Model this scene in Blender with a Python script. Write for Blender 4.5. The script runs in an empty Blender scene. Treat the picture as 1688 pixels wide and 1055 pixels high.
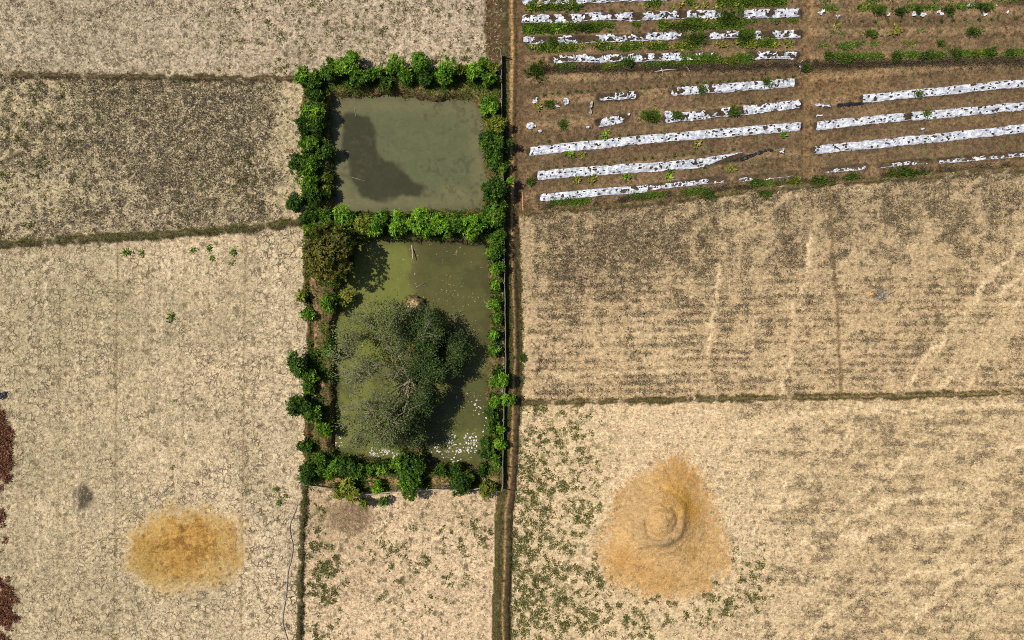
import bpy, math, random
import numpy as np
from mathutils import Vector
C = bpy.context.scene.collection
R = random.Random(7)
RNG = np.random.default_rng(11)
# ------------------------------------------------------------------ camera, sky, sun, exposure
S = 0.06            # metres per photo pixel on the ground
CAM_H = 70.0
cam_d = bpy.data.cameras.new('camera'); cam = bpy.data.objects.new('camera', cam_d); C.objects.link(cam)
cam.location = (0, 0, CAM_H); cam.rotation_euler = (0, 0, 0)
cam_d.sensor_width = 36; cam_d.lens = 36 * CAM_H / (1688 * S)
cam_d.clip_start = 0.5; cam_d.clip_end = 6000
bpy.context.scene.camera = cam
ELEV = math.radians(59); SH = Vector((1, -0.24)).normalized()       # direction shadows fall in on the ground
world = bpy.data.worlds.new('World'); bpy.context.scene.world = world; world.use_nodes = True
wn = world.node_tree.nodes; wl = world.node_tree.links
sky = wn.new('ShaderNodeTexSky'); sky.sky_type = 'NISHITA'; sky.sun_disc = False
sky.sun_elevation = ELEV; sky.sun_rotation = math.atan2(-SH.x, -SH.y)
wl.new(sky.outputs[0], wn['Background'].inputs[0]); wn['Background'].inputs[1].default_value = 0.08
sun_d = bpy.data.lights.new('sun', 'SUN'); sun_d.energy = 4.6; sun_d.angle = math.radians(0.5); sun_d.color = (1, 0.955, 0.90)
sun = bpy.data.objects.new('sun', sun_d); C.objects.link(sun); sun.location = (-60, 15, 100)
sun.rotation_euler = Vector((SH.x * math.cos(ELEV), SH.y * math.cos(ELEV), -math.sin(ELEV))).to_track_quat('-Z', 'Y').to_euler()
vs = bpy.context.scene.view_settings
vs.view_transform = 'Standard'; vs.look = 'None'; vs.gamma = 1; vs.use_curve_mapping = False; vs.exposure = 0.25
bpy.context.scene.cycles.filter_width = 1.0; bpy.context.scene.cycles.use_denoising = False

# ------------------------------------------------------------------ helpers
def wx(px, z=0.0): return (px - 844) * S * (CAM_H - z) / CAM_H
def wy(py, z=0.0): return (527.5 - py) * S * (CAM_H - z) / CAM_H
def lin(c):
    c = np.asarray(c, float) / 255
    return np.where(c <= 0.04045, c / 12.92, ((c + 0.055) / 1.055) ** 2.4)
KALB = 0.75
def alb(r, g, b): return lin((r, g, b)) * KALB
def sm(a, b, x):
    t = np.clip((x - a) / (b - a), 0, 1); return t * t * (3 - 2 * t)
def vnoise(x, y, seed):
    rg = np.random.default_rng(seed); n = 256; lat = rg.random((n, n))
    xi = np.floor(x).astype(int); yi = np.floor(y).astype(int); fx = x - xi; fy = y - yi
    fx = fx * fx * fx * (fx * (fx * 6 - 15) + 10); fy = fy * fy * fy * (fy * (fy * 6 - 15) + 10)
    x0 = xi % n; x1 = (xi + 1) % n; y0 = yi % n; y1 = (yi + 1) % n
    a = lat[y0, x0]; b = lat[y0, x1]; c = lat[y1, x0]; d = lat[y1, x1]
    return (a + (b - a) * fx) + ((c + (d - c) * fx) - (a + (b - a) * fx)) * fy
def fbm(x, y, size, octv=4, seed=0, gain=0.55, ax=1.0, ay=1.0, rot=0.0):
    c, s = math.cos(rot), math.sin(rot); xr = x * c + y * s; yr = -x * s + y * c
    t = 0; amp = 1; tot = 0; f = 1.0 / size
    for k in range(octv):
        t = t + amp * vnoise(xr * f / ax + 37.1 * k + 500, yr * f / ay + 91.7 * k + 500, seed * 17 + k); tot += amp; amp *= gain; f *= 2.03
    t = t / tot
    return np.clip(0.5 + (t - 0.5) * 1.7, 0, 1)
def dline(U, V, pts):
    best = np.full(U.shape, 1e9); side = np.zeros(U.shape)
    for (x0, y0), (x1, y1) in zip(pts[:-1], pts[1:]):
        dx, dy = x1 - x0, y1 - y0; L2 = dx * dx + dy * dy
        t = np.clip(((U - x0) * dx + (V - y0) * dy) / L2, 0, 1)
        ex = U - (x0 + t * dx); ey = V - (y0 + t * dy); d = np.hypot(ex, ey)
        m = d < best; best = np.where(m, d, best); side = np.where(m, np.sign(dx * ey - dy * ex), side)
    return best, side
def sdf(U, V, poly):            # positive inside
    d, _ = dline(U, V, list(poly) + [poly[0]])
    ins = np.zeros(U.shape, bool); n = len(poly)
    for i in range(n):
        x0, y0 = poly[i]; x1, y1 = poly[(i + 1) % n]
        if y0 == y1: continue
        c = ((y0 > V) != (y1 > V)) & (U < (x1 - x0) * (V - y0) / (y1 - y0) + x0)
        ins ^= c
    return np.where(ins, d, -d)
def blob(U, V, cx, cy, rx, ry): return np.exp(-(((U - cx) / rx) ** 2 + ((V - cy) / ry) ** 2))

def mesh(name, v, f, mat, parent=None, smooth=False, cols=None, floats=None):
    v = np.asarray(v, np.float32).reshape(-1, 3); f = np.asarray(f, np.int32)
    me = bpy.data.meshes.new(name)
    me.vertices.add(len(v)); me.vertices.foreach_set('co', v.ravel())
    k = f.shape[1]; me.loops.add(f.size); me.loops.foreach_set('vertex_index', f.ravel())
    me.polygons.add(len(f)); me.polygons.foreach_set('loop_start', np.arange(0, f.size, k, dtype=np.int32))
    if smooth: me.polygons.foreach_set('use_smooth', np.ones(len(f), bool))
    me.update(calc_edges=True)
    for n, a in (cols or {}).items():
        at = me.attributes.new(n, 'FLOAT_COLOR', 'POINT'); b = np.ones((len(v), 4), np.float32); b[:, :3] = a; at.data.foreach_set('color', b.ravel())
    for n, a in (floats or {}).items():
        at = me.attributes.new(n, 'FLOAT', 'POINT'); at.data.foreach_set('value', np.asarray(a, np.float32))
    me.materials.append(mat)
    o = bpy.data.objects.new(name, me); C.objects.link(o)
    if parent: o.parent = parent
    return o
def tag(o, label, cat, group=None, kind=None):
    o['label'] = label; o['category'] = cat
    if group: o['group'] = group
    if kind: o['kind'] = kind
    return o
def thing(name, label, cat, loc, group=None):
    o = bpy.data.objects.new(name, None); C.objects.link(o); o.location = loc; o.empty_display_size = 0.3
    return tag(o, label, cat, group)
class MB:
    """collects tubes and prisms into one mesh"""
    def __init__(s): s.v = []; s.f = []; s.n = 0
    def tube(s, pts, rads, sides=6, cap=True):
        pts = [np.asarray(p, float) for p in pts]; m = len(pts); base = s.n
        if np.isscalar(rads): rads = [rads] * m
        for i, p in enumerate(pts):
            d = pts[min(i + 1, m - 1)] - pts[max(i - 1, 0)]; d = d / (np.linalg.norm(d) + 1e-9)
            a = np.cross(d, (0, 0, 1.0)) if abs(d[2]) < 0.9 else np.cross(d, (1.0, 0, 0)); a /= np.linalg.norm(a); b = np.cross(d, a)
            for k in range(sides):
                t = 2 * math.pi * k / sides; s.v.append(p + rads[i] * (math.cos(t) * a + math.sin(t) * b))
        s.n += m * sides
        for i in range(m - 1):
            for k in range(sides):
                k2 = (k + 1) % sides; s.f.append((base + i * sides + k, base + i * sides + k2, base + (i + 1) * sides + k2, base + (i + 1) * sides + k))
        if cap and sides in (4, 6, 8):
            for off in (0, (m - 1) * sides):
                for k in range(0, sides - 2, 2): s.f.append((base + off, base + off + k + 1, base + off + k + 2, base + off + (k + 3) % sides))
        return s
    def build(s, name, mat, parent=None, smooth=True): return mesh(name, s.v, s.f, mat, parent, smooth)
def leaves(P, D, N, L, W):
    """rhombic leaves: base P, direction D, face normal about N. returns verts, quads"""
    D = D / (np.linalg.norm(D, axis=1, keepdims=True) + 1e-9)
    B = np.cross(D, N); B = B / (np.linalg.norm(B, axis=1, keepdims=True) + 1e-9)
    Nn = np.cross(B, D); L = L[:, None]; W = W[:, None]
    mid = P + D * L * 0.5 - Nn * L * 0.06
    v = np.stack([P, mid + B * W * 0.5, P + D * L - Nn * L * 0.12, mid - B * W * 0.5], 1).reshape(-1, 3)
    f = np.arange(len(P) * 4).reshape(-1, 4)
    return v, f
# ------------------------------------------------------------------ materials
def newmat(name):
    m = bpy.data.materials.new(name); m.use_nodes = True; nt = m.node_tree
    return m, nt, nt.nodes['Principled BSDF']
def nd(nt, t, **kw):
    n = nt.nodes.new(t)
    for k, v in kw.items(): setattr(n, k, v)
    return n
def mathn(nt, op, a, b=None, c=None):
    n = nd(nt, 'ShaderNodeMath', operation=op)
    for i, q in enumerate((a, b, c)):
        if q is None: continue
        if isinstance(q, (int, float)): n.inputs[i].default_value = q
        else: nt.links.new(q, n.inputs[i])
    return n.outputs[0]
def maprange(nt, x, a, b, c=0.0, d=1.0):
    n = nd(nt, 'ShaderNodeMapRange', interpolation_type='SMOOTHSTEP')
    for i, q in enumerate((x, a, b, c, d)):
        if isinstance(q, (int, float)): n.inputs[i].default_value = q
        else: nt.links.new(q, n.inputs[i])
    return n.outputs[0]
def mixc(nt, fac, a, b, blend='MIX'):
    n = nd(nt, 'ShaderNodeMix', data_type='RGBA', blend_type=blend, clamp_factor=True)
    for i, q in ((0, fac), (6, a), (7, b)):
        if isinstance(q, (int, float)): n.inputs[i].default_value = q
        elif isinstance(q, (tuple, list, np.ndarray)): n.inputs[i].default_value = (*[float(t) for t in q[:3]], 1)
        else: nt.links.new(q, n.inputs[i])
    return n.outputs[2]
def noise(nt, scale, detail=4, rough=0.6, dist=0.0, vec=None):
    n = nd(nt, 'ShaderNodeTexNoise'); n.inputs['Scale'].default_value = scale; n.inputs['Detail'].default_value = detail
    n.inputs['Roughness'].default_value = rough; n.inputs['Distortion'].default_value = dist
    if vec is not None: nt.links.new(vec, n.inputs['Vector'])
    return n.outputs['Fac']
def attr(nt, name, out='Color'): n = nd(nt, 'ShaderNodeAttribute', attribute_name=name); return n.outputs[out]

def ground_material(name, cell=1.0, grain=1.0, fibre=False, csc=1.0, straw=1.0):
    m, nt, p = newmat(name)
    tc = nd(nt, 'ShaderNodeTexCoord').outputs['Object']
    col = attr(nt, 'col'); msk = nd(nt, 'ShaderNodeSeparateColor'); nt.links.new(attr(nt, 'mask'), msk.inputs[0])
    dens, green, crack = msk.outputs
    # fine earth and straw grain
    g1 = noise(nt, 2.9, 6, 0.8, 0.5, tc); g2 = noise(nt, 1.1, 4, 0.6, 0.0, tc)
    st = nd(nt, 'ShaderNodeMapping'); st.inputs['Scale'].default_value = (2.2, 7.5, 1); st.inputs['Rotation'].default_value = (0, 0, 0.5); nt.links.new(tc, st.inputs[0])
    s1 = noise(nt, 1.0, 4, 0.7, 1.2, st.outputs[0])
    def warp(scale, amt):
        z = nd(nt, 'ShaderNodeTexNoise'); z.inputs['Scale'].default_value = scale; z.inputs['Detail'].default_value = 3; nt.links.new(tc, z.inputs['Vector'])
        q = nd(nt, 'ShaderNodeVectorMath', operation='MULTIPLY_ADD'); nt.links.new(z.outputs['Color'], q.inputs[0]); q.inputs[1].default_value = (amt, amt, 0); nt.links.new(tc, q.inputs[2]); return q.outputs[0]
    def cells(scale, w, rnd=1.0):
        z = nd(nt, 'ShaderNodeTexVoronoi'); z.inputs['Scale'].default_value = scale; z.inputs['Randomness'].default_value = rnd; nt.links.new(w, z.inputs['Vector'])
        q = nd(nt, 'ShaderNodeSeparateColor'); nt.links.new(z.outputs['Color'], q.inputs[0]); return z.outputs['Distance'], q.outputs[0], q.outputs[1]
    w1_ = warp(2.6, 0.55); w2_ = warp(5.0, 0.30); fine = noise(nt, 9.0, 5, 0.8, 0.3, tc)
    cd, cr1, cr2 = cells(4.6, w2_)                                   # clods and straw clumps of random tone
    val = mathn(nt, 'ADD', maprange(nt, cr1, 0.0, 1.0, 0.95 - 0.30 * cell, 0.95 + 0.27 * cell), maprange(nt, g1, 0.34, 0.64, -0.32 * grain, 0.22 * grain))
    val = mathn(nt, 'ADD', val, maprange(nt, fine, 0.35, 0.65, -0.20 * grain, 0.18 * grain)); val = mathn(nt, 'ADD', val, maprange(nt, s1, 0.36, 0.66, -0.10 * straw, 0.16 * straw))
    val = mathn(nt, 'ADD', val, maprange(nt, g2, 0.3, 0.7, -0.07, 0.07))
    cc = nd(nt, 'ShaderNodeCombineColor')
    for i in range(3): nt.links.new(val, cc.inputs[i])
    base = mixc(nt, 1.0, col, cc.outputs[0], 'MULTIPLY')
    # dead tufts, matted and dark
    t1 = noise(nt, 2.1, 6, 0.74, 0.9, tc)
    def clumps(scale, w, amount, r0, r1):                            # separate ragged clumps, as many as 'amount' says
        d, a, b_ = cells(scale, w)
        pres = maprange(nt, mathn(nt, 'SUBTRACT', amount, a), -0.04, 0.10)
        return mathn(nt, 'MULTIPLY', pres, maprange(nt, mathn(nt, 'ADD', d, maprange(nt, fine, 0.3, 0.7, -0.20, 0.20)), r0, r1, 1.0, 0.0))
    tuftmod = mathn(nt, 'ADD', dens, maprange(nt, t1, 0.35, 0.65, -0.16, 0.16))
    if fibre:                                                        # combed, fibrous mats instead of separate tufts
        fm = nd(nt, 'ShaderNodeMapping'); fm.inputs['Scale'].default_value = (1.5, 4.2, 1); nt.links.new(warp(0.35, 2.4), fm.inputs[0])
        fz = noise(nt, 1.15, 7, 0.78, 0.8, fm.outputs[0])
        tm = maprange(nt, mathn(nt, 'SUBTRACT', fz, maprange(nt, dens, 0.0, 1.0, 0.66, 0.40)), -0.05, 0.20)
        tm = mathn(nt, 'MAXIMUM', tm, mathn(nt, 'MULTIPLY', clumps(2.1, w1_, mathn(nt, 'MULTIPLY', tuftmod, 0.8), 0.24, 0.52), 0.8))
    else:
        tm = mathn(nt, 'MAXIMUM', clumps(1.9 * csc, w1_, tuftmod, 0.26, 0.52), mathn(nt, 'MULTIPLY', clumps(3.9 * csc, w2_, tuftmod, 0.25, 0.5), 0.85))
    tcol = mixc(nt, maprange(nt, noise(nt, 7.0, 4, 0.7, 0, tc), 0.35, 0.65), attr(nt, 'tuft'), mixc(nt, 1.0, attr(nt, 'tuft'), (1.55, 1.52, 1.45), 'MULTIPLY'))
    base = mixc(nt, mathn(nt, 'MULTIPLY', tm, 0.82 if fibre else 0.93), base, tcol)
    # living green growth lying flat between the taller weeds
    n2 = noise(nt, 1.9, 6, 0.7, 0.4, tc)
    gmod = mathn(nt, 'ADD', green, maprange(nt, n2, 0.35, 0.65, -0.16, 0.16))
    gm = mathn(nt, 'MAXIMUM', clumps(1.5, w1_, gmod, 0.28, 0.5), clumps(3.1, w2_, mathn(nt, 'MULTIPLY', gmod, 0.8), 0.25, 0.5))
    gcol = mixc(nt, maprange(nt, noise(nt, 6.0, 4, 0.7, 0, tc), 0.35, 0.65), (0.070, 0.070, 0.024), (0.195, 0.18, 0.075))
    base = mixc(nt, mathn(nt, 'MULTIPLY', gm, 0.72), base, gcol)
    # drying cracks
    wv = nd(nt, 'ShaderNodeVectorMath', operation='ADD'); nz = nd(nt, 'ShaderNodeTexNoise'); nz.inputs['Scale'].default_value = 1.6; nz.inputs['Detail'].default_value = 3
    nt.links.new(tc, nz.inputs['Vector']); nt.links.new(tc, wv.inputs[0]); nt.links.new(nz.outputs['Color'], wv.inputs[1])
    vo = nd(nt, 'ShaderNodeTexVoronoi', feature='DISTANCE_TO_EDGE'); vo.inputs['Scale'].default_value = 1.7; nt.links.new(wv.outputs[0], vo.inputs['Vector'])
    cr = maprange(nt, vo.outputs['Distance'], 0.0, 0.10, 1.0, 0.0)
    cr = mathn(nt, 'MULTIPLY', mathn(nt, 'MULTIPLY', cr, crack), maprange(nt, noise(nt, 0.9, 3, 0.6, 0, tc), 0.38, 0.62))
    base = mixc(nt, mathn(nt, 'MULTIPLY', cr, 0.9), base, (0.085, 0.062, 0.036))
    nt.links.new(base, p.inputs['Base Color']); p.inputs['Roughness'].default_value = 0.95; p.inputs['Specular IOR Level'].default_value = 0.1
    h = mathn(nt, 'ADD', mathn(nt, 'MULTIPLY', g1, 0.6), mathn(nt, 'MULTIPLY', t1, 0.7)); h = mathn(nt, 'SUBTRACT', h, mathn(nt, 'MULTIPLY', cr, 0.5))
    bp = nd(nt, 'ShaderNodeBump'); bp.inputs['Strength'].default_value = 0.9; bp.inputs['Distance'].default_value = 0.25
    nt.links.new(h, bp.inputs['Height']); nt.links.new(bp.outputs[0], p.inputs['Normal'])
    return m
M_GROUND = ground_material('bank_soil', 0.8)
M_CLAY = ground_material('cracked_clay', 0.55, 0.9, False, 0.85, 1.5)
M_STUB = ground_material('weedy_stubble', 0.8, 1.0, False, 0.95)
M_FIBRE = ground_material('matted_straw', 0.45, 0.85, True, 1.0, 1.7)
M_MOUND = ground_material('loose_soil', 0.25, 0.55, True, 1.0, 1.0)
M_TILL = ground_material('tilled_soil', 0.7, 0.9, False, 1.1)

def leaf_material(name, trans=0.3):
    m, nt, p = newmat(name)
    c = attr(nt, 'leafcol'); p.inputs['Roughness'].default_value = 0.55; p.inputs['Specular IOR Level'].default_value = 0.25
    nt.links.new(c, p.inputs['Base Color'])
    tr = nd(nt, 'ShaderNodeBsdfTranslucent'); nt.links.new(mixc(nt, 1.0, c, (1.0, 1.0, 0.55), 'MULTIPLY'), tr.inputs[0])
    mx = nd(nt, 'ShaderNodeMixShader'); mx.inputs[0].default_value = trans
    nt.links.new(p.outputs[0], mx.inputs[1]); nt.links.new(tr.outputs[0], mx.inputs[2])
    nt.links.new(mx.outputs[0], nt.nodes['Material Output'].inputs[0])
    return m
M_LEAF = leaf_material('leaf'); M_STRAW = leaf_material('dry_straw', 0.15)
def plain(name, c, rough=0.8, var=0.3, scale=6.0, spec=0.2):
    m, nt, p = newmat(name); tc = nd(nt, 'ShaderNodeTexCoord').outputs['Object']
    n = noise(nt, scale, 4, 0.6, 0.2, tc); c = np.asarray(c)
    nt.links.new(mixc(nt, maprange(nt, n, 0.3, 0.7), c * (1 - var), np.clip(c * (1 + var), 0, 0.9)), p.inputs['Base Color'])
    p.inputs['Roughness'].default_value = rough; p.inputs['Specular IOR Level'].default_value = spec
    bp = nd(nt, 'ShaderNodeBump'); bp.inputs['Strength'].default_value = 0.4; bp.inputs['Distance'].default_value = 0.02
    nt.links.new(n, bp.inputs['Height']); nt.links.new(bp.outputs[0], p.inputs['Normal'])
    return m
M_BARK = plain('bark', (0.17, 0.135, 0.095)); M_TWIG = plain('grey_twig', (0.21, 0.175, 0.115))
M_BAMBOO = plain('weathered_bamboo', (0.36, 0.31, 0.24)); M_POST = plain('grey_post', (0.17, 0.15, 0.12))
M_NET = plain('grey_net', (0.13, 0.125, 0.11), 0.7); M_HOSE = plain('blue_grey_hose', (0.19, 0.175, 0.175), 0.7)
M_STAKE = plain('orange_wood', (0.42, 0.2, 0.08)); M_PALE = plain('pale_wood', (0.6, 0.54, 0.44))
M_BLACK = plain('black_plastic', (0.02, 0.02, 0.022), 0.4); M_ORANGE = plain('orange_cloth', (0.55, 0.26, 0.05))
M_GREYRAG = plain('grey_rag', (0.26, 0.235, 0.2), 0.8, 0.5, 5.0)
def plastic_material():
    m, nt, p = newmat('white_mulch_film'); tc = nd(nt, 'ShaderNodeTexCoord').outputs['Object']
    mp = nd(nt, 'ShaderNodeMapping'); mp.inputs['Scale'].default_value = (1.2, 3.5, 1); nt.links.new(tc, mp.inputs[0])
    d = noise(nt, 1.3, 6, 0.7, 0.8, mp.outputs[0]); d2 = noise(nt, 7.0, 3, 0.6, 0, tc)
    c = mixc(nt, maprange(nt, d, 0.38, 0.62, 0.0, 1.0), (0.27, 0.28, 0.31), (0.61, 0.61, 0.62))
    c = mixc(nt, maprange(nt, d2, 0.55, 0.72, 0.0, 0.6), c, (0.22, 0.17, 0.12))
    back = nd(nt, 'ShaderNodeNewGeometry').outputs['Backfacing']
    c = mixc(nt, back, c, (0.03, 0.03, 0.032))                       # the film is black underneath
    nt.links.new(c, p.inputs['Base Color']); p.inputs['Roughness'].default_value = 0.42
    bp = nd(nt, 'ShaderNodeBump'); bp.inputs['Strength'].default_value = 0.5; bp.inputs['Distance'].default_value = 0.1
    nt.links.new(d, bp.inputs['Height']); nt.links.new(bp.outputs[0], p.inputs['Normal'])
    return m
M_FILM = plastic_material()
def water_material():
    m, nt, p = newmat('murky_water'); tc = nd(nt, 'ShaderNodeTexCoord').outputs['Object']
    c = attr(nt, 'col'); n = noise(nt, 1.2, 6, 0.65, 0.6, tc); n3 = noise(nt, 5.0, 4, 0.7, 0, tc)
    v = mathn(nt, 'ADD', maprange(nt, n, 0.3, 0.7, 0.90, 1.08), maprange(nt, n3, 0.3, 0.7, -0.06, 0.06))
    cc = nd(nt, 'ShaderNodeCombineColor')
    for i in range(3): nt.links.new(v, cc.inputs[i])
    nt.links.new(mixc(nt, 1.0, c, cc.outputs[0], 'MULTIPLY'), p.inputs['Base Color'])
    p.inputs['Roughness'].default_value = 0.12; p.inputs['Specular IOR Level'].default_value = 0.12
    bp = nd(nt, 'ShaderNodeBump'); bp.inputs['Strength'].default_value = 0.06; bp.inputs['Distance'].default_value = 0.05
    nt.links.new(noise(nt, 4.0, 3, 0.5, 0, tc), bp.inputs['Height']); nt.links.new(bp.outputs[0], p.inputs['Normal'])
    return m
M_WATER = water_material()

# ------------------------------------------------------------------ layout lines (photo pixels = ground coordinates)
PATH = [(836, -260), (842, 0), (844, 100), (841, 180), (843, 260), (845, 330), (843, 399), (844, 444), (846, 510), (848, 590), (845, 671), (843, 733), (839, 801), (833, 845), (831, 936), (828, 1001), (829, 1055), (828, 1300)]
BUND = {
 'top':    ([(-260, 114), (0, 123), (100, 126), (250, 129), (400, 131), (492, 131)], 3.8, 0.40),
 'middle': ([(-260, 425), (0, 404), (90, 397), (200, 391), (330, 383), (410, 376), (492, 367)], 5.0, 0.38),
 'lower':  ([(503, 800), (498, 900), (495, 1000), (493, 1055), (490, 1300)], 3.2, 0.38),
 'right':  ([(862, 664), (1000, 661), (1250, 656), (1500, 652), (1688, 647), (1950, 640)], 3.2, 0.36),
 'plot':   ([(864, 352), (1000, 341), (1140, 326), (1250, 313), (1400, 300), (1550, 289), (1688, 279), (1950, 258)], 3.5, 0.28),
}
POND1 = [(546, 158), (600, 155), (700, 159), (780, 164), (794, 180), (800, 215), (797, 250), (803, 280), (802, 320), (795, 344), (700, 348), (620, 347), (550, 346), (545, 300), (547, 240), (544, 190)]
POND2 = [(582, 397), (640, 395), (720, 397), (800, 401), (807, 450), (809, 520), (807, 600), (806, 700), (803, 735), (795, 768), (720, 766), (650, 764), (600, 757), (553, 748), (548, 700), (549, 620), (551, 530), (559, 470), (572, 440)]
ISLAND = [(680, 505), (700, 545), (692, 610), (680, 660), (672, 700), (680, 780)]
MOUND = [(1115, 752), (1155, 785), (1166, 815), (1185, 855), (1202, 900), (1192, 950), (1130, 990), (1060, 978), (1000, 955), (985, 905), (1010, 860), (1016, 820), (1058, 785)]
PATCH = [(300, 832), (350, 838), (396, 850), (403, 900), (396, 950), (330, 972), (270, 980), (225, 960), (203, 920), (210, 880), (250, 845)]
# mulch film rows: centre line, width px, tear 0..1, extra gaps (x0, x1)
STRIPS = [
 ([(860, 3), (980, 0), (1100, -4)], 13, 0.55, [(878, 886), (938, 950)], 'ragged white mulch film at the top edge of the plot beside the dirt path'),
 ([(860, 33), (1000, 29), (1188, 24)], 15, 0.45, [(935, 942), (1044, 1056), (1115, 1130)], 'ragged white mulch film with lush greens below, second row down beside the path'),
 ([(1222, 24), (1317, 22)], 15, 0.35, [], 'short torn white mulch film with crumpled bright end, second row down by middle track'),
 ([(864, 67), (990, 66), (1124, 60)], 14, 0.6, [(905, 914), (950, 985)], 'badly torn white mulch film with yellowing crops below, third row down beside the path'),
 ([(1168, 60), (1217, 58)], 14, 0.62, [], 'small torn piece of white mulch film between two green clumps, third row'),
 ([(1240, 59), (1318, 57)], 14, 0.6, [(1255, 1262)], 'torn white mulch film ending beside the middle track, third row down'),
 ([(912, 99), (1000, 97), (1176, 93)], 13, 0.6, [], 'shredded white mulch film running right from the large round bush by the path'),
 ([(1237, 93), (1312, 92)], 13, 0.5, [], 'short shredded white mulch film at the track end of the fourth row'),
 ([(988, 162), (1048, 158)], 13, 0.55, [], 'triangular white scrap of mulch film alone on bare brown soil'),
 ([(1107, 152), (1200, 145), (1310, 137)], 15, 0.25, [(1151, 1158), (1168, 1176)], 'white mulch film half row with large holes, fifth row down by middle track'),
 ([(986, 203), (1030, 195)], 14, 0.45, [], 'short white mulch film with one big soil hole, left of a green weed clump'),
 ([(1096, 196), (1200, 186), (1318, 173)], 15, 0.4, [(1201, 1222)], 'white mulch film with many big holes, sixth row down by middle track'),
 ([(873, 250), (1000, 237), (1080, 229), (1200, 219), (1318, 209)], 15.5, 0.06, [], 'longest whole white mulch film row with small planting holes, left of middle track'),
 ([(886, 290), (960, 283), (1060, 277), (1150, 270), (1222, 259)], 15.5, 0.08, [], 'white mulch film row with its right end pulled loose and folded'),
 ([(889, 327), (960, 320), (1066, 311)], 13, 0.18, [], 'white mulch film with many holes, lowest row of the plot beside the path'),
 ([(1070, 310), (1130, 303), (1192, 297)], 9, 0.55, [], 'narrow frayed mulch film among dead weeds continuing the lowest row'),
 ([(1215, 297), (1260, 293), (1310, 288)], 7, 0.62, [], 'thin frayed mulch film remnant along weeds at the lowest row by middle track'),
 ([(1421, 164), (1500, 156), (1600, 146), (1688, 138), (1850, 125)], 14, 0.05, [], 'long white mulch film with a rope-like twisted left end, right of middle track'),
 ([(1345, 208), (1440, 199), (1560, 187), (1688, 176), (1850, 162)], 15, 0.12, [(1490, 1499)], 'long white mulch film bitten through by a soil notch, right of middle track'),
 ([(1341, 248), (1440, 238), (1560, 226), (1688, 212), (1850, 198)], 15, 0.06, [], 'lowest whole white mulch film right of the middle track'),
 ([(1358, 284), (1425, 276)], 6, 0.55, [], 'short frayed mulch film remnant above a green weed clump, right plot'),
 ([(1450, 275), (1530, 267)], 6, 0.6, [], 'frayed mulch film remnant above the longest green weed mass, right plot'),
 ([(1545, 267), (1610, 262), (1688, 256), (1850, 244)], 7, 0.5, [], 'pale frayed mulch film along the plot edge near the right border'),
]
# ------------------------------------------------------------------ terrain arrays
STEP = 0.12
gx = np.arange(-66, 66 + STEP / 2, STEP); gy = np.arange(-46, 46 + STEP / 2, STEP)
X, Y = np.meshgrid(gx, gy); U = X / S + 844; V = 527.5 - Y / S
wob = (fbm(U, V, 30, 3, 3) - 0.5) * 8; wob2 = (fbm(U, V, 30, 3, 4) - 0.5) * 8
Uw = U + wob; Vw = V + wob2
small = fbm(U, V, 9, 3, 5) - 0.5
dpath, spath = dline(U, V, PATH)                # side: which side of the path
pathx = np.interp(V, [p[1] for p in PATH], [p[0] for p in PATH]); du = U - pathx
d1 = sdf(Uw, Vw, POND1); d2 = sdf(Uw, Vw, POND2); disl, _ = dline(Uw, Vw, ISLAND)
isl_r = np.interp(V, [500, 540, 620, 700, 770], [22, 30, 26, 20, 26])
dmound = sdf(U + wob * 2, V + wob2 * 2, MOUND); dpatch = sdf(U + wob * 2, V + wob2 * 2, PATCH)
dist_b = {k: dline(U, V + wob2 * 0.15, b[0]) for k, b in BUND.items()}
dstrip = np.full(U.shape, 1e9)
for s in STRIPS: dstrip = np.minimum(dstrip, dline(U, V, s[0])[0])

plot_edge = np.interp(U, [p[0] for p in BUND['plot'][0]], [p[1] for p in BUND['plot'][0]])
top_edge = np.interp(U, [p[0] for p in BUND['top'][0]], [p[1] for p in BUND['top'][0]])
mid_edge = np.interp(U, [p[0] for p in BUND['middle'][0]], [p[1] for p in BUND['middle'][0]])
right_edge = np.interp(U, [p[0] for p in BUND['right'][0]], [p[1] for p in BUND['right'][0]])
encl = sdf(Uw, Vw, [(497, 128), (560, 115), (700, 118), (823, 120), (824, 300), (828, 500), (826, 700), (824, 806), (700, 806), (600, 812), (503, 800), (505, 600), (502, 400), (500, 250)])
low_x = np.interp(V, [p[1] for p in BUND['lower'][0]], [p[0] for p in BUND['lower'][0]])
Rid = np.zeros(U.shape, int)
left = U < pathx - 10; right = ~left
A_ = left & (V < top_edge); B_ = left & (V >= top_edge) & (V < mid_edge); Cc = left & (V >= mid_edge) & (U < np.where(V < 830, 500, low_x))
D_ = left & (V > 700) & ~Cc
Vg = right & (V < plot_edge); E_ = right & (V >= plot_edge) & (V < right_edge); F_ = right & (V >= right_edge)
for i, mm in enumerate((A_, B_, Cc, D_, Vg, E_, F_)): Rid[mm] = i
ENC = (encl > 0) & left; Rid[ENC] = 7
TRACK = (du > -17) & (du < np.interp(V, [0, 340, 400, 640, 700, 800, 900, 1055], [9, 10, 14, 14, 12, 12, 13, 14])); Rid[TRACK] = 8
H = 0.05 * (fbm(U, V, 60, 3, 8) - 0.5) + 0.05 * small
for i, (k, (pts, hw, hh)) in enumerate(BUND.items()):
    d = dist_b[k][0] + small * 3 + wob * 0.3; act = ~ENC & ~TRACK
    H += np.where(act, hh * (1 - sm(hw * 0.35, hw * 1.5, d)), 0); Rid[(d < hw * 1.1) & act] = 10 + i
Rid[(dmound > 0) & F_ & (Rid == 6)] = 16
Rid[(dpatch > 0) & (Rid == 2)] = 17
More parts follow.
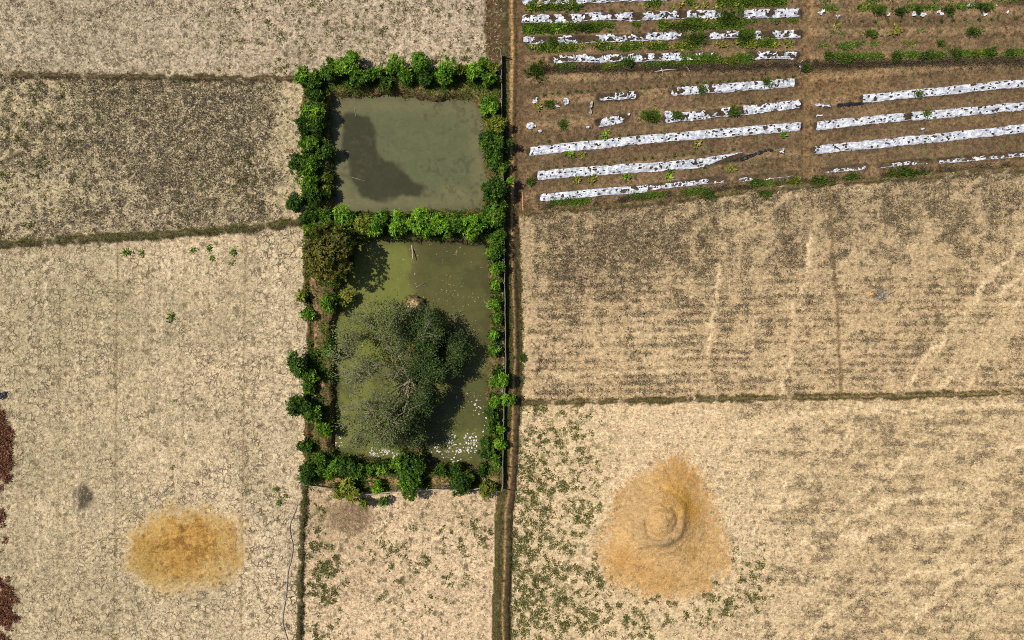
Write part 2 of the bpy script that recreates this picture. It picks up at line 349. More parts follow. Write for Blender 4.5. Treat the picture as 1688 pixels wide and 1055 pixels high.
redp = np.maximum(blob(U, V, -6, 740, 27, 64), blob(U, V, -4, 1010, 32, 60)) * (0.25 + 1.4 * fbm(U, V, 15, 4, 21)); redp = np.maximum(redp, blob(U, V, -2, 870, 15, 40) * (0.2 + 1.2 * fbm(U, V, 12, 3, 22))); Rid[(redp > 0.42) & (Rid == 2)] = 18
# dirt track embankment
hemb = np.interp(V, [0, 300, 420, 640, 700, 1055], [0.12, 0.15, 0.25, 0.30, 0.40, 0.48])
H += 0.8 * hemb * (1 - sm(10, 15, np.abs(du + 1))) + 0.10 * (fbm(U, V, 12, 3, 133) - 0.5) * (np.abs(du) < 17)
H -= 0.10 * np.exp(-((du - 1) / 2.6) ** 2)
H -= np.interp(V, [0, 380, 430, 640, 680, 1055], [0.1, 0.12, 0.25, 0.3, 0.0, 0.0]) * np.exp(-((du - 9) / 4.0) ** 2)
# pond dikes and basins
H += 0.28 * sm(-6, 8, encl)
H -= 1.9 * sm(-9, 12, d1 + small * 5) + 1.9 * sm(-9, 12, d2 + small * 5)
H += np.where(d2 > -20, 2.0 * (1 - sm(isl_r * 0.45, isl_r * 1.25, disl + small * 8)) * sm(-9, 12, d2), 0)
H += 0.5 * blob(Uw, Vw, 682, 505, 13, 9) * (0.5 + fbm(U, V, 8, 3, 134))
dch = dline(Uw, V, [(513, 395), (512, 470), (513, 560), (514, 640), (515, 740), (512, 770)])[0]
H -= 0.55 * np.exp(-(dch / 4.0) ** 2)
# raised beds of the vegetable plot
bed = np.zeros(U.shape)
for s in STRIPS: pass
for y0, y1 in ((4, -6), (33, 21), (67, 57), (99, 90), (134, 110), (170, 136), (212, 172), (251, 209), (291, 250), (328, 288)):
    yy = np.interp(U, [862, 1318], [y0, y1]); bed = np.maximum(bed, np.exp(-((V - yy) / 8.5) ** 4) * ((U < 1322) & (U > 866)))
for y0, y1 in ((3, -2), (22, 18), (55, 50), (98, 92), (130, 100), (171, 138), (209, 176), (248, 213), (284, 256)):
    yy = np.interp(U, [1340, 1688, 1950], [y0, y1, y1 - 0.1 * 262]); bed = np.maximum(bed, np.exp(-((V - yy) / 8.5) ** 4) * (U > 1336))
H += np.where(Vg & ~TRACK, 0.20 * bed + 0.07 * small, 0)
# orange soil mound with its spiral ridge
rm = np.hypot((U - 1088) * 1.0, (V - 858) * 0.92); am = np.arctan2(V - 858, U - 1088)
H += np.where(F_, 0.30 * sm(0, 55, dmound) + 1.7 * np.exp(-(rm / 46) ** 2), 0)
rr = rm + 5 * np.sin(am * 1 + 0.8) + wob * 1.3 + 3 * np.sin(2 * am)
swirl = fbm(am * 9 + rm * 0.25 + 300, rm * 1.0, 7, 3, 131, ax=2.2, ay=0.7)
H += np.where(F_, 0.34 * np.exp(-((rr - 33) / 7.5) ** 2) * (0.6 + 0.4 * np.sin(am + 0.4)) - 0.22 * np.exp(-((rr - 21) / 6) ** 2) + 0.2 * np.exp(-(rr / 13) ** 2) + 0.22 * (swirl - 0.5) * np.exp(-(rm / 55) ** 2), 0)
H += np.where(F_ & (dmound > 0), 0.10 * (fbm(U, V, 26, 4, 31, rot=0.7, ax=2.5) - 0.5), 0)
H += np.where(Cc, 0.22 * sm(0, 40, dpatch) * (0.5 + fbm(U, V, 14, 4, 32)), 0)
H += np.where(Cc, 0.14 * sm(0.25, 0.7, redp) * (0.4 + fbm(U, V, 10, 3, 33)), 0)
def hz(x, y):
    i = (np.clip(x, gx[0], gx[-1] - 1e-3) - gx[0]) / STEP; j = (np.clip(y, gy[0], gy[-1] - 1e-3) - gy[0]) / STEP
    i0 = np.floor(i).astype(int); j0 = np.floor(j).astype(int); i1 = np.minimum(i0 + 1, len(gx) - 1); j1 = np.minimum(j0 + 1, len(gy) - 1)
    fx = i - i0; fy = j - j0
    return (H[j0, i0] * (1 - fx) + H[j0, i1] * fx) * (1 - fy) + (H[j1, i0] * (1 - fx) + H[j1, i1] * fx) * fy
def samp(arr, x, y):
    i = np.clip(np.round((x - gx[0]) / STEP).astype(int), 0, len(gx) - 1); j = np.clip(np.round((y - gy[0]) / STEP).astype(int), 0, len(gy) - 1)
    return arr[j, i]
# ------------------------------------------------------------------ ground colours and growth
COL = np.zeros(U.shape + (3,)); TUFT = np.zeros(U.shape + (3,)); DENS = np.zeros(U.shape); GREEN = np.zeros(U.shape); CRACK = np.zeros(U.shape)
def put(m, c):
    m = np.clip(m, 0, 1)[..., None]; COL[:] = COL * (1 - m) + np.asarray(c) * m
def putt(m, c):
    m = np.clip(m, 0, 1)[..., None]; TUFT[:] = TUFT * (1 - m) + np.asarray(c) * m
def up(arr, m, v): arr[:] = np.where(m, v, arr)
big = fbm(U, V, 170, 4, 41); med = fbm(U, V, 60, 4, 42); med2 = 0.5 * fbm(U, V, 30, 3, 43) + 0.5 * fbm(U, V, 11, 3, 143)
horiz = 0.55 * fbm(U, V, 11, 3, 44, ax=2.0, ay=0.9) + 0.45 * fbm(U, V, 40, 3, 49, ax=3.0, ay=0.7); diag = fbm(U, V, 26, 3, 45, ax=4.0, ay=0.8, rot=-0.75); vert = fbm(U, V, 16, 3, 46, ax=0.8, ay=9.0)
dots = fbm(U, V, 9, 2, 47); dots2 = 0.65 * fbm(U, V, 10, 3, 48) + 0.35 * fbm(U, V, 30, 2, 148)
one = np.ones(U.shape); sfn = fbm(U, V, 16, 3, 145, ax=1.5, ay=0.85)
put(one, alb(206, 181, 142)); putt(one, alb(104, 92, 70)); DENS[:] = 0.3
# A: top left stubble, dots of weeds towards the pond
m = Rid == 0
put(m * 1.0, alb(203, 181, 150)); put(m * sm(0.4, 0.7, med) * 0.5, alb(178, 160, 130)); put(m * sm(420, 250, U) * 0.35, alb(184, 171, 138))
up(DENS, m, 0.36 + 0.24 * sm(0.35, 0.7, med2) + 0.14 * sm(340, 200, U) + 0.12 * blob(U, V, 520, 20, 220, 40))
up(GREEN, m, 0.06 + 0.50 * sm(0.66, 0.78, dots) * sm(300, 380, U) + 0.2 * sm(0.6, 0.8, dots2))
put(m * sm(797, 803, U + wob) * sm(112, 98, V), alb(98, 76, 52)); up(DENS, m & (U > 797), 0.3)
d_, _ = dline(Uw, V, [(320, -40), (308, 60), (302, 125)]); up(DENS, m, np.maximum(DENS, 0.75 * np.exp(-(d_ / 5) ** 2)))
# B: darkest weedy stubble
m = Rid == 1
put(m * 1.0, alb(196, 176, 136)); putt(m * 1.0, alb(78, 69, 52)); putt(m * sm(0.5, 0.7, med), alb(74, 66, 60))
b = blob(U, V, 300, 250, 170, 100) + 0.6 * blob(U, V, 330, 160, 200, 40) + 0.5 * blob(U, V, 150, 350, 90, 22)
up(DENS, m, np.clip(0.62 + 0.28 * b - 0.22 * blob(U, V, 120, 320, 120, 30) + 0.5 * (med2 - 0.5) - 0.30 * sm(440, 480, U), 0, 0.92))
up(GREEN, m, 0.20 + 0.40 * sm(0.45, 0.7, dots2) * sm(420, 60, U) + 0.45 * sm(0.5, 0.68, dots2) * blob(U, V, 420, 290, 120, 90))
d_, _ = dline(U, Vw, [(-60, 300), (0, 266), (36, 252)]); put(m * np.exp(-(d_ / 4) ** 2), alb(84, 70, 44)); 
# C: pale cracked clay, faint furrows up and down
m = (Rid == 2) | (Rid == 17) | (Rid == 18)
put(m * 1.0, alb(220, 194, 154)); put(m * sm(0.35, 0.75, big) * 0.55, alb(182, 165, 128)); put(m * sm(380, 120, U) * 0.4, alb(178, 165, 124)); put(m * sm(0.6, 0.85, vert) * 0.4, alb(228, 204, 164))
put(m * sm(400, 470, U) * 0.6, alb(228, 203, 163)); put(m * sm(395, 300, V - 0.0 * U + 0 * wob) * 0, alb(226, 204, 164)); put(m * blob(U, V, 250, 420, 260, 40) * 0.45, alb(224, 200, 160))
for px_, a in ((190, 0.95), (400, 0.8), (30, 0.5), (96, 0.45), (130, 0.6), (300, 0.4), (340, 0.35), (62, 0.4)):
    put(m * np.exp(-((U - px_ + (V - 800) * 0.01 + wob * 0.25) / 1.7) ** 2) * a, alb(158, 136, 98))
up(DENS, m, 0.14 + 0.30 * sm(0.4, 0.72, med2) * (0.3 + 0.9 * sm(0.35, 0.6, big)) + 0.14 * sm(0.4, 0.7, vert) + 0.06 * sm(380, 100, U)); put(m * sm(0.5, 0.8, med) * 0.35, alb(178, 162, 126))
up(CRACK, m, 0.35 + 0.4 * sm(0.3, 0.55, fbm(U, V, 120, 3, 51)) + 0.3 * sm(380, 470, U)); putt(m * 1.0, alb(120, 106, 80))
up(GREEN, m, 0.02 + 0.35 * sm(0.7, 0.8, dots) * blob(U, V, 462, 815, 30, 30))
put(m * sm(0.35, 0.85, blob(U, V, 137, 816, 22, 27) * (0.7 + 0.8 * fbm(U, V, 14, 3, 52))) * 0.95, alb(88, 77, 62))
put(m * sm(-16, 22, dpatch + small * 26 + 10 * (med2 - .5)) * 0.8, alb(204, 168, 98)); pc = blob(U, V, 310, 895, 80, 55)
put(m * sm(0, 20, dpatch) * sm(0.3, 0.7, med2 * 0.5 + pc * 0.6) * 0.75, alb(196, 146, 68)); put(m * sm(0, 14, dpatch + small * 20) * sm(0.2, 0.9, blob(U, V, 235, 925, 45, 50)) * 0.55, alb(172, 142, 78)); put(m * sm(-10, 10, dpatch) * blob(U, V, 300, 975, 70, 14) * 0.6, alb(222, 188, 130))
up(DENS, m & (dpatch > -4), 0.38 + 0.50 * sm(0.45, 0.68, dots2) * pc); putt(m * sm(-4, 4, dpatch), alb(112, 74, 30)); up(CRACK, m & (dpatch > -4), 0.1)
put(m * sm(0.30, 0.52, redp) * 0.95, alb(124, 80, 56)); putt(m * sm(0.3, 0.5, redp), alb(78, 44, 30)); up(DENS, m & (redp > 0.35), 0.58)
# D: small bottom field with green rosettes
m = Rid == 3
put(m * 1.0, alb(230, 199, 157)); put(m * sm(0.4, 0.75, med) * 0.6, alb(208, 178, 138))
put(m * sm(0.3, 0.8, blob(U, V, 582, 852, 46, 34)) * 0.85, alb(142, 112, 86)); put(m * blob(U, V, 540, 850, 50, 40) * 0.6, alb(146, 122, 84))
up(DENS, m, 0.26 + 0.25 * (med2 - 0.5) + 0.16 * blob(U, V, 660, 850, 120, 30)); up(CRACK, m, 0.25)
up(GREEN, m, 0.09 + (0.18 + 0.46 * sm(0.50, 0.66, dots2)) * (0.34 + blob(U, V, 535, 960, 28, 110) + 0.75 * blob(U, V, 690, 910, 90, 55) + 0.6 * blob(U, V, 790, 870, 40, 60) + 0.4 * blob(U, V, 680, 1000, 90, 50)) + 0.28 * blob(U, V, 528, 940, 18, 130))
# E: grey brown matted stubble, lighter to the lower right
m = Rid == 5
e = sm(360, 640, V + 0.12 * (U - 860)); put(m * 1.0, alb(188, 162, 122)); put(m * e * 0.8, alb(212, 181, 136)); put(m * sm(0.45, 0.8, diag) * 0.35, alb(214, 186, 138))
putt(m * 1.0, alb(80, 70, 50)); putt(m * sm(0.45, 0.65, med), alb(82, 72, 56))
up(DENS, m, np.clip(0.68 - 0.14 * e + 0.20 * sm(0.45, 0.7, sfn) - 0.06 + 0.22 * (horiz - 0.5) + 0.30 * (med2 - 0.5) + 0.2 * blob(U, V, 990, 420, 120, 60) - 0.22 * sm(0.62, 0.8, diag) * sm(1100, 1300, U) - 0.15 * sm(0.6, 0.8, vert) - 0.12 * blob(U, V, 1480, 450, 120, 60) - 0.25 * sm(885, 872, U), 0, 0.9))
up(GREEN, m, 0.05 + 0.35 * sm(372, 345, V + 0.083 * (U - 860)) * sm(1250, 900, U) + 0.22 * sm(0.6, 0.8, med2) * sm(1200, 900, U))
lx = np.interp(V, [300, 400, 480, 560, 650], [1367, 1371, 1378, 1382, 1387]); dl = np.exp(-((U - lx + wob * 0.4) / 3.2) ** 2); put(m * dl * 0.7, alb(128, 98, 58)); up(DENS, m, np.maximum(DENS, 0.55 * dl))
put(m * blob(U, V, 1452, 486, 14, 8) * 0.8, alb(110, 100, 88))
# F: pale straw with smudges, weeds on the left
m = (Rid == 6) | (Rid == 16)
put(m * 1.0, alb(228, 198, 153)); put(m * sm(1130, 1450, U) * 0.65, alb(206, 177, 130)); put(m * sm(0.55, 0.85, diag) * 0.4, alb(232, 204, 156)); putt(m * 1.0, alb(102, 88, 66))
up(DENS, m, np.clip(0.28 + (0.14 * sm(0.42, 0.72, horiz) + 0.42 * sm(0.48, 0.68, sfn)) * sm(1080, 1330, U) + 0.22 * (med2 - 0.5) + 0.10 * sm(1150, 1400, U) - 0.2 * sm(0.62, 0.8, diag), 0.1, 0.85))
wl_ = sm(1040, 850, U) * 0.75 + sm(915, 850, U) * 0.5 * sm(690, 760, V) + blob(U, V, 900, 960, 110, 80) * 0.9 + blob(U, V, 880, 800, 40, 90) * 0.8 + blob(U, V, 1220, 950, 80, 80) * 0.85 + blob(U, V, 1060, 1020, 150, 50) * 0.85 + blob(U, V, 1170, 820, 30, 40) * 0.4 + blob(U, V, 960, 780, 80, 90) * 0.45 + blob(U, V, 940, 700, 90, 25) * 0.35 + blob(U, V, 990, 850, 40, 60) * 0.35
up(GREEN, m, np.clip(0.09 + wl_ * (0.34 + 0.42 * sm(0.40, 0.66, dots2)), 0, 0.72))
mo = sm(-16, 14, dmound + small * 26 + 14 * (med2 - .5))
put(m * mo * 0.9, alb(214, 170, 108)); put(m * mo * sm(0.35, 0.75, fbm(U, V, 45, 4, 61, rot=0.6, ax=1.6)) * 0.6, alb(192, 142, 74)); put(m * blob(U, V, 1125, 830, 30, 30) * 0.5, alb(206, 156, 66)); put(m * mo * blob(U, V, 1040, 830, 34, 40) * 0.5, alb(178, 150, 108)); put(m * mo * blob(U, V, 1075, 955, 70, 40) * 0.5, alb(222, 176, 112))
put(m * mo * np.exp(-((rr - 33) / 10) ** 2) * sm(-2.6, -0.6, -np.abs(am - 0.7)) * (0.3 + 0.8 * swirl) * 0.75, alb(142, 124, 96)); put(m * mo * np.exp(-(rm / 60) ** 2) * sm(0.5, 0.8, swirl) * 0.5, alb(176, 150, 112)); put(m * mo * np.exp(-((rm - 50) / 12) ** 2) * sm(-1.2, -0.2, -np.abs(am + 0.6)) * 0.6, alb(208, 152, 62))  # lower-right ring crescent: grey-tan soil with the ridge's shade painted in
mz = mo > 0.5; up(DENS, m & mz, 0.13 + 0.2 * (med2 - 0.5)); up(GREEN, m & mz, 0.03 + 0.5 * sm(0.6, 0.75, dots2) * sm(905, 985, V)); up(CRACK, m, 0.12)
# vegetable plot: brown tilled earth
m = Rid == 4
vr = fbm(U, V, 26, 4, 71, ax=3, ay=0.6, rot=-0.09)
put(m * 1.0, alb(146, 119, 86)); put(m * sm(0.3, 0.75, vr) * 0.75, alb(116, 95, 69)); put(m * sm(0.55, 0.8, med) * 0.5, alb(172, 141, 102)); put(m * sm(1315, 1328, U) * sm(1350, 1335, U) * 0.5, alb(166, 130, 84)); put(m * blob(U, V, 1380, 140, 80, 25) * 0.5, alb(170, 130, 82)); put(m * sm(9, 5, dstrip) * 0.85, alb(62, 52, 40))
put(m * sm(30, 6, plot_edge - V) * 0.7, alb(172, 140, 100)); put(m * sm(885, 862, U) * 0.4, alb(110, 84, 56))
put(m * sm(0.5, 0.95, bed) * 0.45 * (dstrip > 9), alb(172, 140, 100)); put(m * sm(0.45, 0.1, bed) * 0.4, alb(110, 88, 62)); putt(m * 1.0, alb(82, 66, 46)); up(DENS, m, 0.42 + 0.4 * (vr - 0.5)); up(GREEN, m, 0.15 + 0.18 * sm(0.45, 0.75, med2))
def row(y0, y1, x0, x1, w, g):
    yy = np.interp(U, [862, 1318] if x1 < 1330 else [1340, 1688], [y0, y1]); k = np.exp(-((V - yy + wob2 * 0.4) / w) ** 2) * sm(x0 - 4, x0 + 6, U) * sm(x1 + 4, x1 - 6, U) * (0.5 + 0.7 * sm(0.25, 0.6, fbm(U, V, 30, 2, int(abs(y0) * 7 + x0))))
    up(GREEN, m, np.maximum(GREEN, g * k))
for r_ in ((47, 44, 862, 990, 7, .95), (47, 38, 1085, 1225, 8, .95), (46, 36, 985, 1095, 5, .6), (40, 36, 1222, 1315, 5, .5), (80, 72, 870, 1150, 7, .8), (80, 72, 1150, 1318, 7, .75), (13, 3, 866, 960, 6, .7), (12, 4, 1060, 1317, 8, .75), (112, 104, 870, 1240, 9, .5), (103, 100, 1120, 1240, 9, .75), (22, 15, 1185, 1224, 9, .9), (64, 60, 1120, 1170, 9, .9), (62, 60, 1216, 1242, 9, .9),
           (203, 180, 1040, 1085, 9, .9), (158, 140, 880, 1318, 4, .35), (340, 302, 900, 1320, 8, .55), (312, 300, 1330, 1700, 6, .5)): row(*r_)
for r_ in ((16, 12, 1350, 1640, 7, .5), (45, 40, 1370, 1688, 5, .36), (57, 52, 1345, 1640, 6, .38), (75, 70, 1345, 1560, 4, .45), (97, 90, 1345, 1690, 8, .52), (5, 0, 1345, 1690, 5, .42)): row(*r_)
wd = np.exp(-((V - np.interp(U, [862, 1240, 1340, 1688], [116, 112, 108, 102])) / 5.5) ** 2) * sm(885, 905, U); put(m * wd * 0.75, alb(76, 60, 44)); put(m * np.exp(-((V - np.interp(U, [890, 1320], [345, 302])) / 6) ** 2) * sm(0.4, 0.6, med2) * 0.6, alb(84, 58, 44))
put(m * blob(U, V, 1690, -5, 40, 16), alb(60, 40, 28)); up(DENS, m, np.maximum(DENS, 0.6 * wd))
# bunds
for i, (k, (pts, hw, hh)) in enumerate(BUND.items()):
    m = Rid == 10 + i; d, sd = dist_b[k]; wide = ~ENC & ~TRACK
    f = (1 - sm(hw * 0.9, hw * 2.0, d + small * 8 + (med2 - 0.5) * 9)) * wide
    c = {'top': (84, 68, 46), 'middle': (88, 80, 50), 'lower': (92, 76, 50), 'right': (106, 88, 56), 'plot': (108, 86, 58)}[k]
    put(f * 0.92, alb(*c)); put(np.exp(-(d / 1.6) ** 2) * wide * (Rid >= 10) * (Rid < 15) * {'top': .15, 'middle': .1, 'lower': .1, 'right': .8 * sm(1100, 1400, U) + .15, 'plot': .3}[k], alb(178, 144, 96)); putt(f, alb(62, 54, 30)); up(DENS, f > 0.5, 0.45)
    up(GREEN, f > 0.5, {'top': 0.30, 'middle': 0.36, 'lower': 0.40, 'right': 0.36, 'plot': 0.34}[k])
# enclosure banks
m = Rid == 7
put(m * 1.0, alb(128, 100, 70)); put(m * sm(0.5, 0.75, med2) * 0.7, alb(164, 126, 86)); putt(m * 1.0, alb(60, 52, 34)); up(DENS, m, 0.4)
up(GREEN, m, 0.30 + 0.4 * sm(0.4, 0.7, med2))
pb = sm(512, 518, Uw) * sm(533, 527, Uw) * sm(430, 450, V) * sm(745, 720, V); put(m * pb, alb(160, 124, 92)); up(GREEN, m & (pb > 0.4), 0.08)
pb = sm(782, 790, V) * sm(800, 796, V); put(m * pb * 0.9, alb(180, 140, 96)); up(GREEN, m & (pb > 0.4), 0.12)
pb = sm(822, 826, U) * sm(440, 480, V) * sm(760, 700, V); put(m * pb * 0.8, alb(138, 108, 84)); up(GREEN, m & (pb > 0.4), 0.1)
isl = m & (disl < isl_r * 1.3) & (d2 > -6); put(isl * 0.85, alb(140, 108, 72)); up(GREEN, isl, 0.45 + 0.2 * (med2 - .5)); put(blob(Uw, Vw, 682, 504, 11, 8) * m * 1.5, alb(236, 204, 150)); up(GREEN, isl & (blob(Uw, Vw, 683, 505, 11, 8) > 0.35), 0.02); up(DENS, isl & (blob(U, V, 683, 505, 11, 8) > 0.35), 0.1)
dark_in = np.maximum(d1, d2); put(m * sm(2, 6, dark_in) * (disl > isl_r), alb(84, 78, 52)); up(GREEN, m & (dark_in > 3) & (disl > isl_r), 0.0)
# track
m = Rid == 8
put(m * 1.0, alb(92, 77, 54)); putt(m * 1.0, alb(66, 58, 34)); up(DENS, m, 0.34)
put(m * sm(-13, -9, -np.abs(du + 10)) * sm(560, 900, V) * 0.8, alb(92, 82, 46))
up(GREEN, m, np.clip(0.10 + 0.40 * sm(-2, -6, du) * (0.5 + 0.5 * sm(90, 160, V)) * (1 - 0.5 * sm(780, 860, V)) * (0.4 + 1.2 * med2) + 0.38 * sm(8, 12, du) * sm(350, 420, V) + 0.08 * sm(800, 1000, V), 0, 0.75))
put(m * np.exp(-((du - 8.5) / 4.5) ** 2) * np.interp(V, [0, 340, 420, 1055], [0.6, 0.6, 0.85, 0.6]), alb(104, 78, 50))
put(m * sm(3, 5, du) * sm(14, 11, du) * sm(330, 420, V) * 0.75, alb(76, 64, 46)); wn_ = np.exp(-((du + wob * 0.12) / np.interp(V, [0, 350, 420, 700, 1055], [3.3, 3.0, 1.9, 2.2, 1.7])) ** 2); put(m * wn_ * np.interp(V, [0, 330, 420, 1055], [1, 0.95, 0.75, 0.8]), alb(206, 164, 106)); up(GREEN, m & (wn_ > 0.4), 0.06); up(DENS, m & (wn_ > 0.4), 0.14)
up(DENS, m, np.maximum(DENS, 0.5 * np.exp(-((du - 9) / 3) ** 2)))
EDGE = np.exp(-((du - 15) / 4) ** 2) * right * (V > plot_edge) * ~TRACK; GREEN[:] = np.maximum(GREEN, 0.5 * EDGE * (0.5 + med2))
rows_e = np.sin(2 * math.pi * (V + wob2 * 0.5 + 0.02 * U) / 12.5); rows_f = np.sin(2 * math.pi * (V + wob2 * 0.8 - 0.03 * U) / 19.0)
DENS += np.where(Rid == 5, 0.18 * rows_e * (0.3 + 0.7 * sm(420, 520, V)), 0) + np.where(Rid == 6, 0.16 * rows_f * sm(1150, 1300, U), 0)
for tr in ([(1300, 832), (1364, 764), (1400, 715), (1420, 670)], [(1364, 893), (1402, 858), (1458, 828), (1560, 812)], [(1688, 398), (1600, 500), (1530, 580), (1490, 640)], [(1688, 440), (1620, 540), (1555, 645)], [(1290, 640), (1318, 480), (1338, 380)], [(1150, 640), (1172, 560), (1180, 430)], [(1480, 1055), (1560, 960), (1688, 900)], [(1250, 720), (1300, 690), (1380, 676), (1688, 668)], [(1090, 585), (1180, 588), (1300, 584)], [(1210, 960), (1330, 900), (1460, 870), (1600, 866)], [(1330, 1055), (1400, 990), (1520, 940), (1688, 930)], [(1440, 780), (1540, 742), (1688, 736)], [(1240, 880), (1300, 800), (1330, 740)], [(1590, 640), (1650, 540), (1688, 500)], [(870, 560), (1000, 556), (1130, 548)], [(900, 620), (1040, 614), (1240, 612)]):
    dt = dline(Uw + 1.2 * wob2, Vw + 1.2 * wob, tr)[0]; k = np.exp(-(dt / 4.0) ** 2) * right * (0.25 + 0.9 * sm(0.3, 0.65, fbm(U, V, 40, 3, 161))) * (0.55 if abs(tr[0][1] - tr[-1][1]) < 20 else 1.0); DENS -= 0.75 * k * DENS; put(k * 0.8, alb(240, 210, 162))
for px_, a in ((62, .5), (128, .5), (232, .4), (266, .5), (365, .4), (430, .5), (452, .4)):
    k = np.exp(-((U - px_ + wob * 0.3) / 3.0) ** 2) * Cc * (dpatch < -12) * sm(0.3, 0.6, fbm(U * 0 + px_, V, 60, 3, 171)); put(k * a, alb(236, 210, 170)); DENS -= 0.3 * k * DENS
DENS[:] = np.clip(DENS, 0, 0.92)
COL *= (0.95 + 0.1 * fbm(U, V, 8, 2, 81))[..., None]
GREEN[:] = np.clip((GREEN - 0.06) * 1.05, 0, 1)
MASK = np.stack([DENS, GREEN, CRACK], -1)

names = {0: ('field', 'pale stubble field at top left speckled with small weeds'), 1: ('field', 'dark weedy stubble field left of the upper pond'), 2: ('field', 'large pale cracked clay field at lower left'),
 3: ('field', 'small pale field with green rosettes below the lower pond'), 4: ('vegetable_plot', 'brown tilled vegetable plot with white film rows at top right'), 5: ('field', 'grey brown matted stubble field at right of the track'),
 6: ('field', 'pale straw field at lower right with weeds on its left'), 7: ('pond_bank', 'earth banks around the two ponds'), 8: ('path', 'narrow worn dirt track running past the ponds'),
 10: ('earth_bund', 'dark earth bund above the dark weedy field'), 11: ('earth_bund', 'green brown earth bund below the dark weedy field'), 12: ('earth_bund', 'narrow earth bund left of the small bottom field'),
 13: ('earth_bund', 'long earth bund between the two right hand stubble fields'), 14: ('earth_bund', 'low earth bund along the lower edge of the vegetable plot'),
 16: ('earth_mound', 'orange soil mound with a ring ridge in the lower right field'), 17: ('soil_patch', 'orange dry soil patch in the lower left field'), 18: ('red_earth', 'reddish brown heaps along the left edge')}
ny, nx = U.shape; idx = np.arange(ny * nx).reshape(ny, nx)
F4 = np.stack([idx[:-1, :-1], idx[:-1, 1:], idx[1:, 1:], idx[1:, :-1]], -1).reshape(-1, 4)
fr = Rid[:-1, :-1].ravel(); P3 = np.stack([X, Y, H], -1).reshape(-1, 3); c3 = COL.reshape(-1, 3); t3 = TUFT.reshape(-1, 3); m3 = MASK.reshape(-1, 3)
for rid, (nm, lb) in names.items():
    f = F4[fr == rid]
    if not len(f): continue
    u, inv = np.unique(f, return_inverse=True)
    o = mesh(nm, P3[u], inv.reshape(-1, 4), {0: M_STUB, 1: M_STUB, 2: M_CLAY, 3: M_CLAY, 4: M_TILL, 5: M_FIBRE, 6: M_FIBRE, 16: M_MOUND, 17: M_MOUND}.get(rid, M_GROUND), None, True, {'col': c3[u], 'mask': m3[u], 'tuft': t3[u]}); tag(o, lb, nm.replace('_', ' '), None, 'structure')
# the land going on to the horizon
x0, x1, y0, y1, Bg = gx[0], gx[-1], gy[0], gy[-1], 2500
xs = [-Bg, x0, x1, Bg]; ys = [-Bg, y0, y1, Bg]; v = [(a, b, 0.0) for b in ys for a in xs]
f = [(j * 4 + i, j * 4 + i + 1, j * 4 + i + 5, j * 4 + i + 4) for j in range(3) for i in range(3) if (i, j) != (1, 1)]
o = mesh('ground', v, f, M_GROUND, None, False, {'col': np.tile(alb(196, 170, 128), (16, 1)), 'mask': np.tile((0.42, 0.15, 0.1), (16, 1)), 'tuft': np.tile(alb(100, 88, 64), (16, 1))})
tag(o, 'flat farmland going on to the horizon', 'ground', None, 'structure')

# ------------------------------------------------------------------ pond water
WZ = -0.62
def water(name, poly, fn, label):
    p = np.array(poly); a0, a1, b0, b1 = p[:, 0].min() - 16, p[:, 0].max() + 16, p[:, 1].min() - 16, p[:, 1].max() + 16
    us = np.arange(a0, a1, 2.0); vs_ = np.arange(b0, b1, 2.0); UU, VV = np.meshgrid(us, vs_); n1, n0 = UU.shape
    ins = sdf(UU, VV, poly) > -14
    id_ = np.arange(n0 * n1).reshape(n1, n0); q = np.stack([id_[:-1, :-1], id_[1:, :-1], id_[1:, 1:], id_[:-1, 1:]], -1).reshape(-1, 4)
    q = q[ins[:-1, :-1].ravel()]; u, inv = np.unique(q, return_inverse=True)
    vv = np.stack([wx(UU), wy(VV), np.full(UU.shape, WZ)], -1).reshape(-1, 3)
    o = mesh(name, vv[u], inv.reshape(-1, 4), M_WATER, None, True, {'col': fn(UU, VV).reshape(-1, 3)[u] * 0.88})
    tag(o, label, 'pond', None, 'structure')
def mixa(a, b, t): t = np.clip(t, 0, 1)[..., None]; return a * (1 - t) + np.asarray(b) * t
def w1(u, v):
    wu = u + (fbm(u, v, 24, 3, 91) - 0.5) * 12; wv_ = v + (fbm(u, v, 24, 3, 92) - 0.5) * 12
    c = np.tile(alb(117, 113, 79), u.shape + (1,)); c = mixa(c, alb(102, 104, 73), sm(0.35, 0.7, fbm(u, v, 90, 3, 93)) * sm(8, 40, sdf(u, v, POND1)))
    s = sdf(wu, wv_, [(563, 190), (575, 183), (590, 182), (605, 186), (614, 200), (618, 220), (622, 240), (632, 258), (650, 266), (668, 278), (682, 292), (697, 300), (697, 310), (690, 320), (670, 322), (645, 326), (620, 328), (600, 322), (588, 310), (578, 300), (576, 285), (568, 265), (560, 240), (557, 215)])
    c = mixa(c, alb(66, 65, 46), sm(-4, 5, s) * 0.95); c = mixa(c, alb(90, 86, 66), np.exp(-((sdf(u, v, POND1) - 3) / 7) ** 2) * 0.35)
    sp = sm(0.72, 0.82, fbm(u, v, 7, 2, 94)) * sm(0.5, 0.6, fbm(u, v, 60, 2, 95)); c = mixa(c, alb(84, 80, 58), sp * 0.5)
    return c
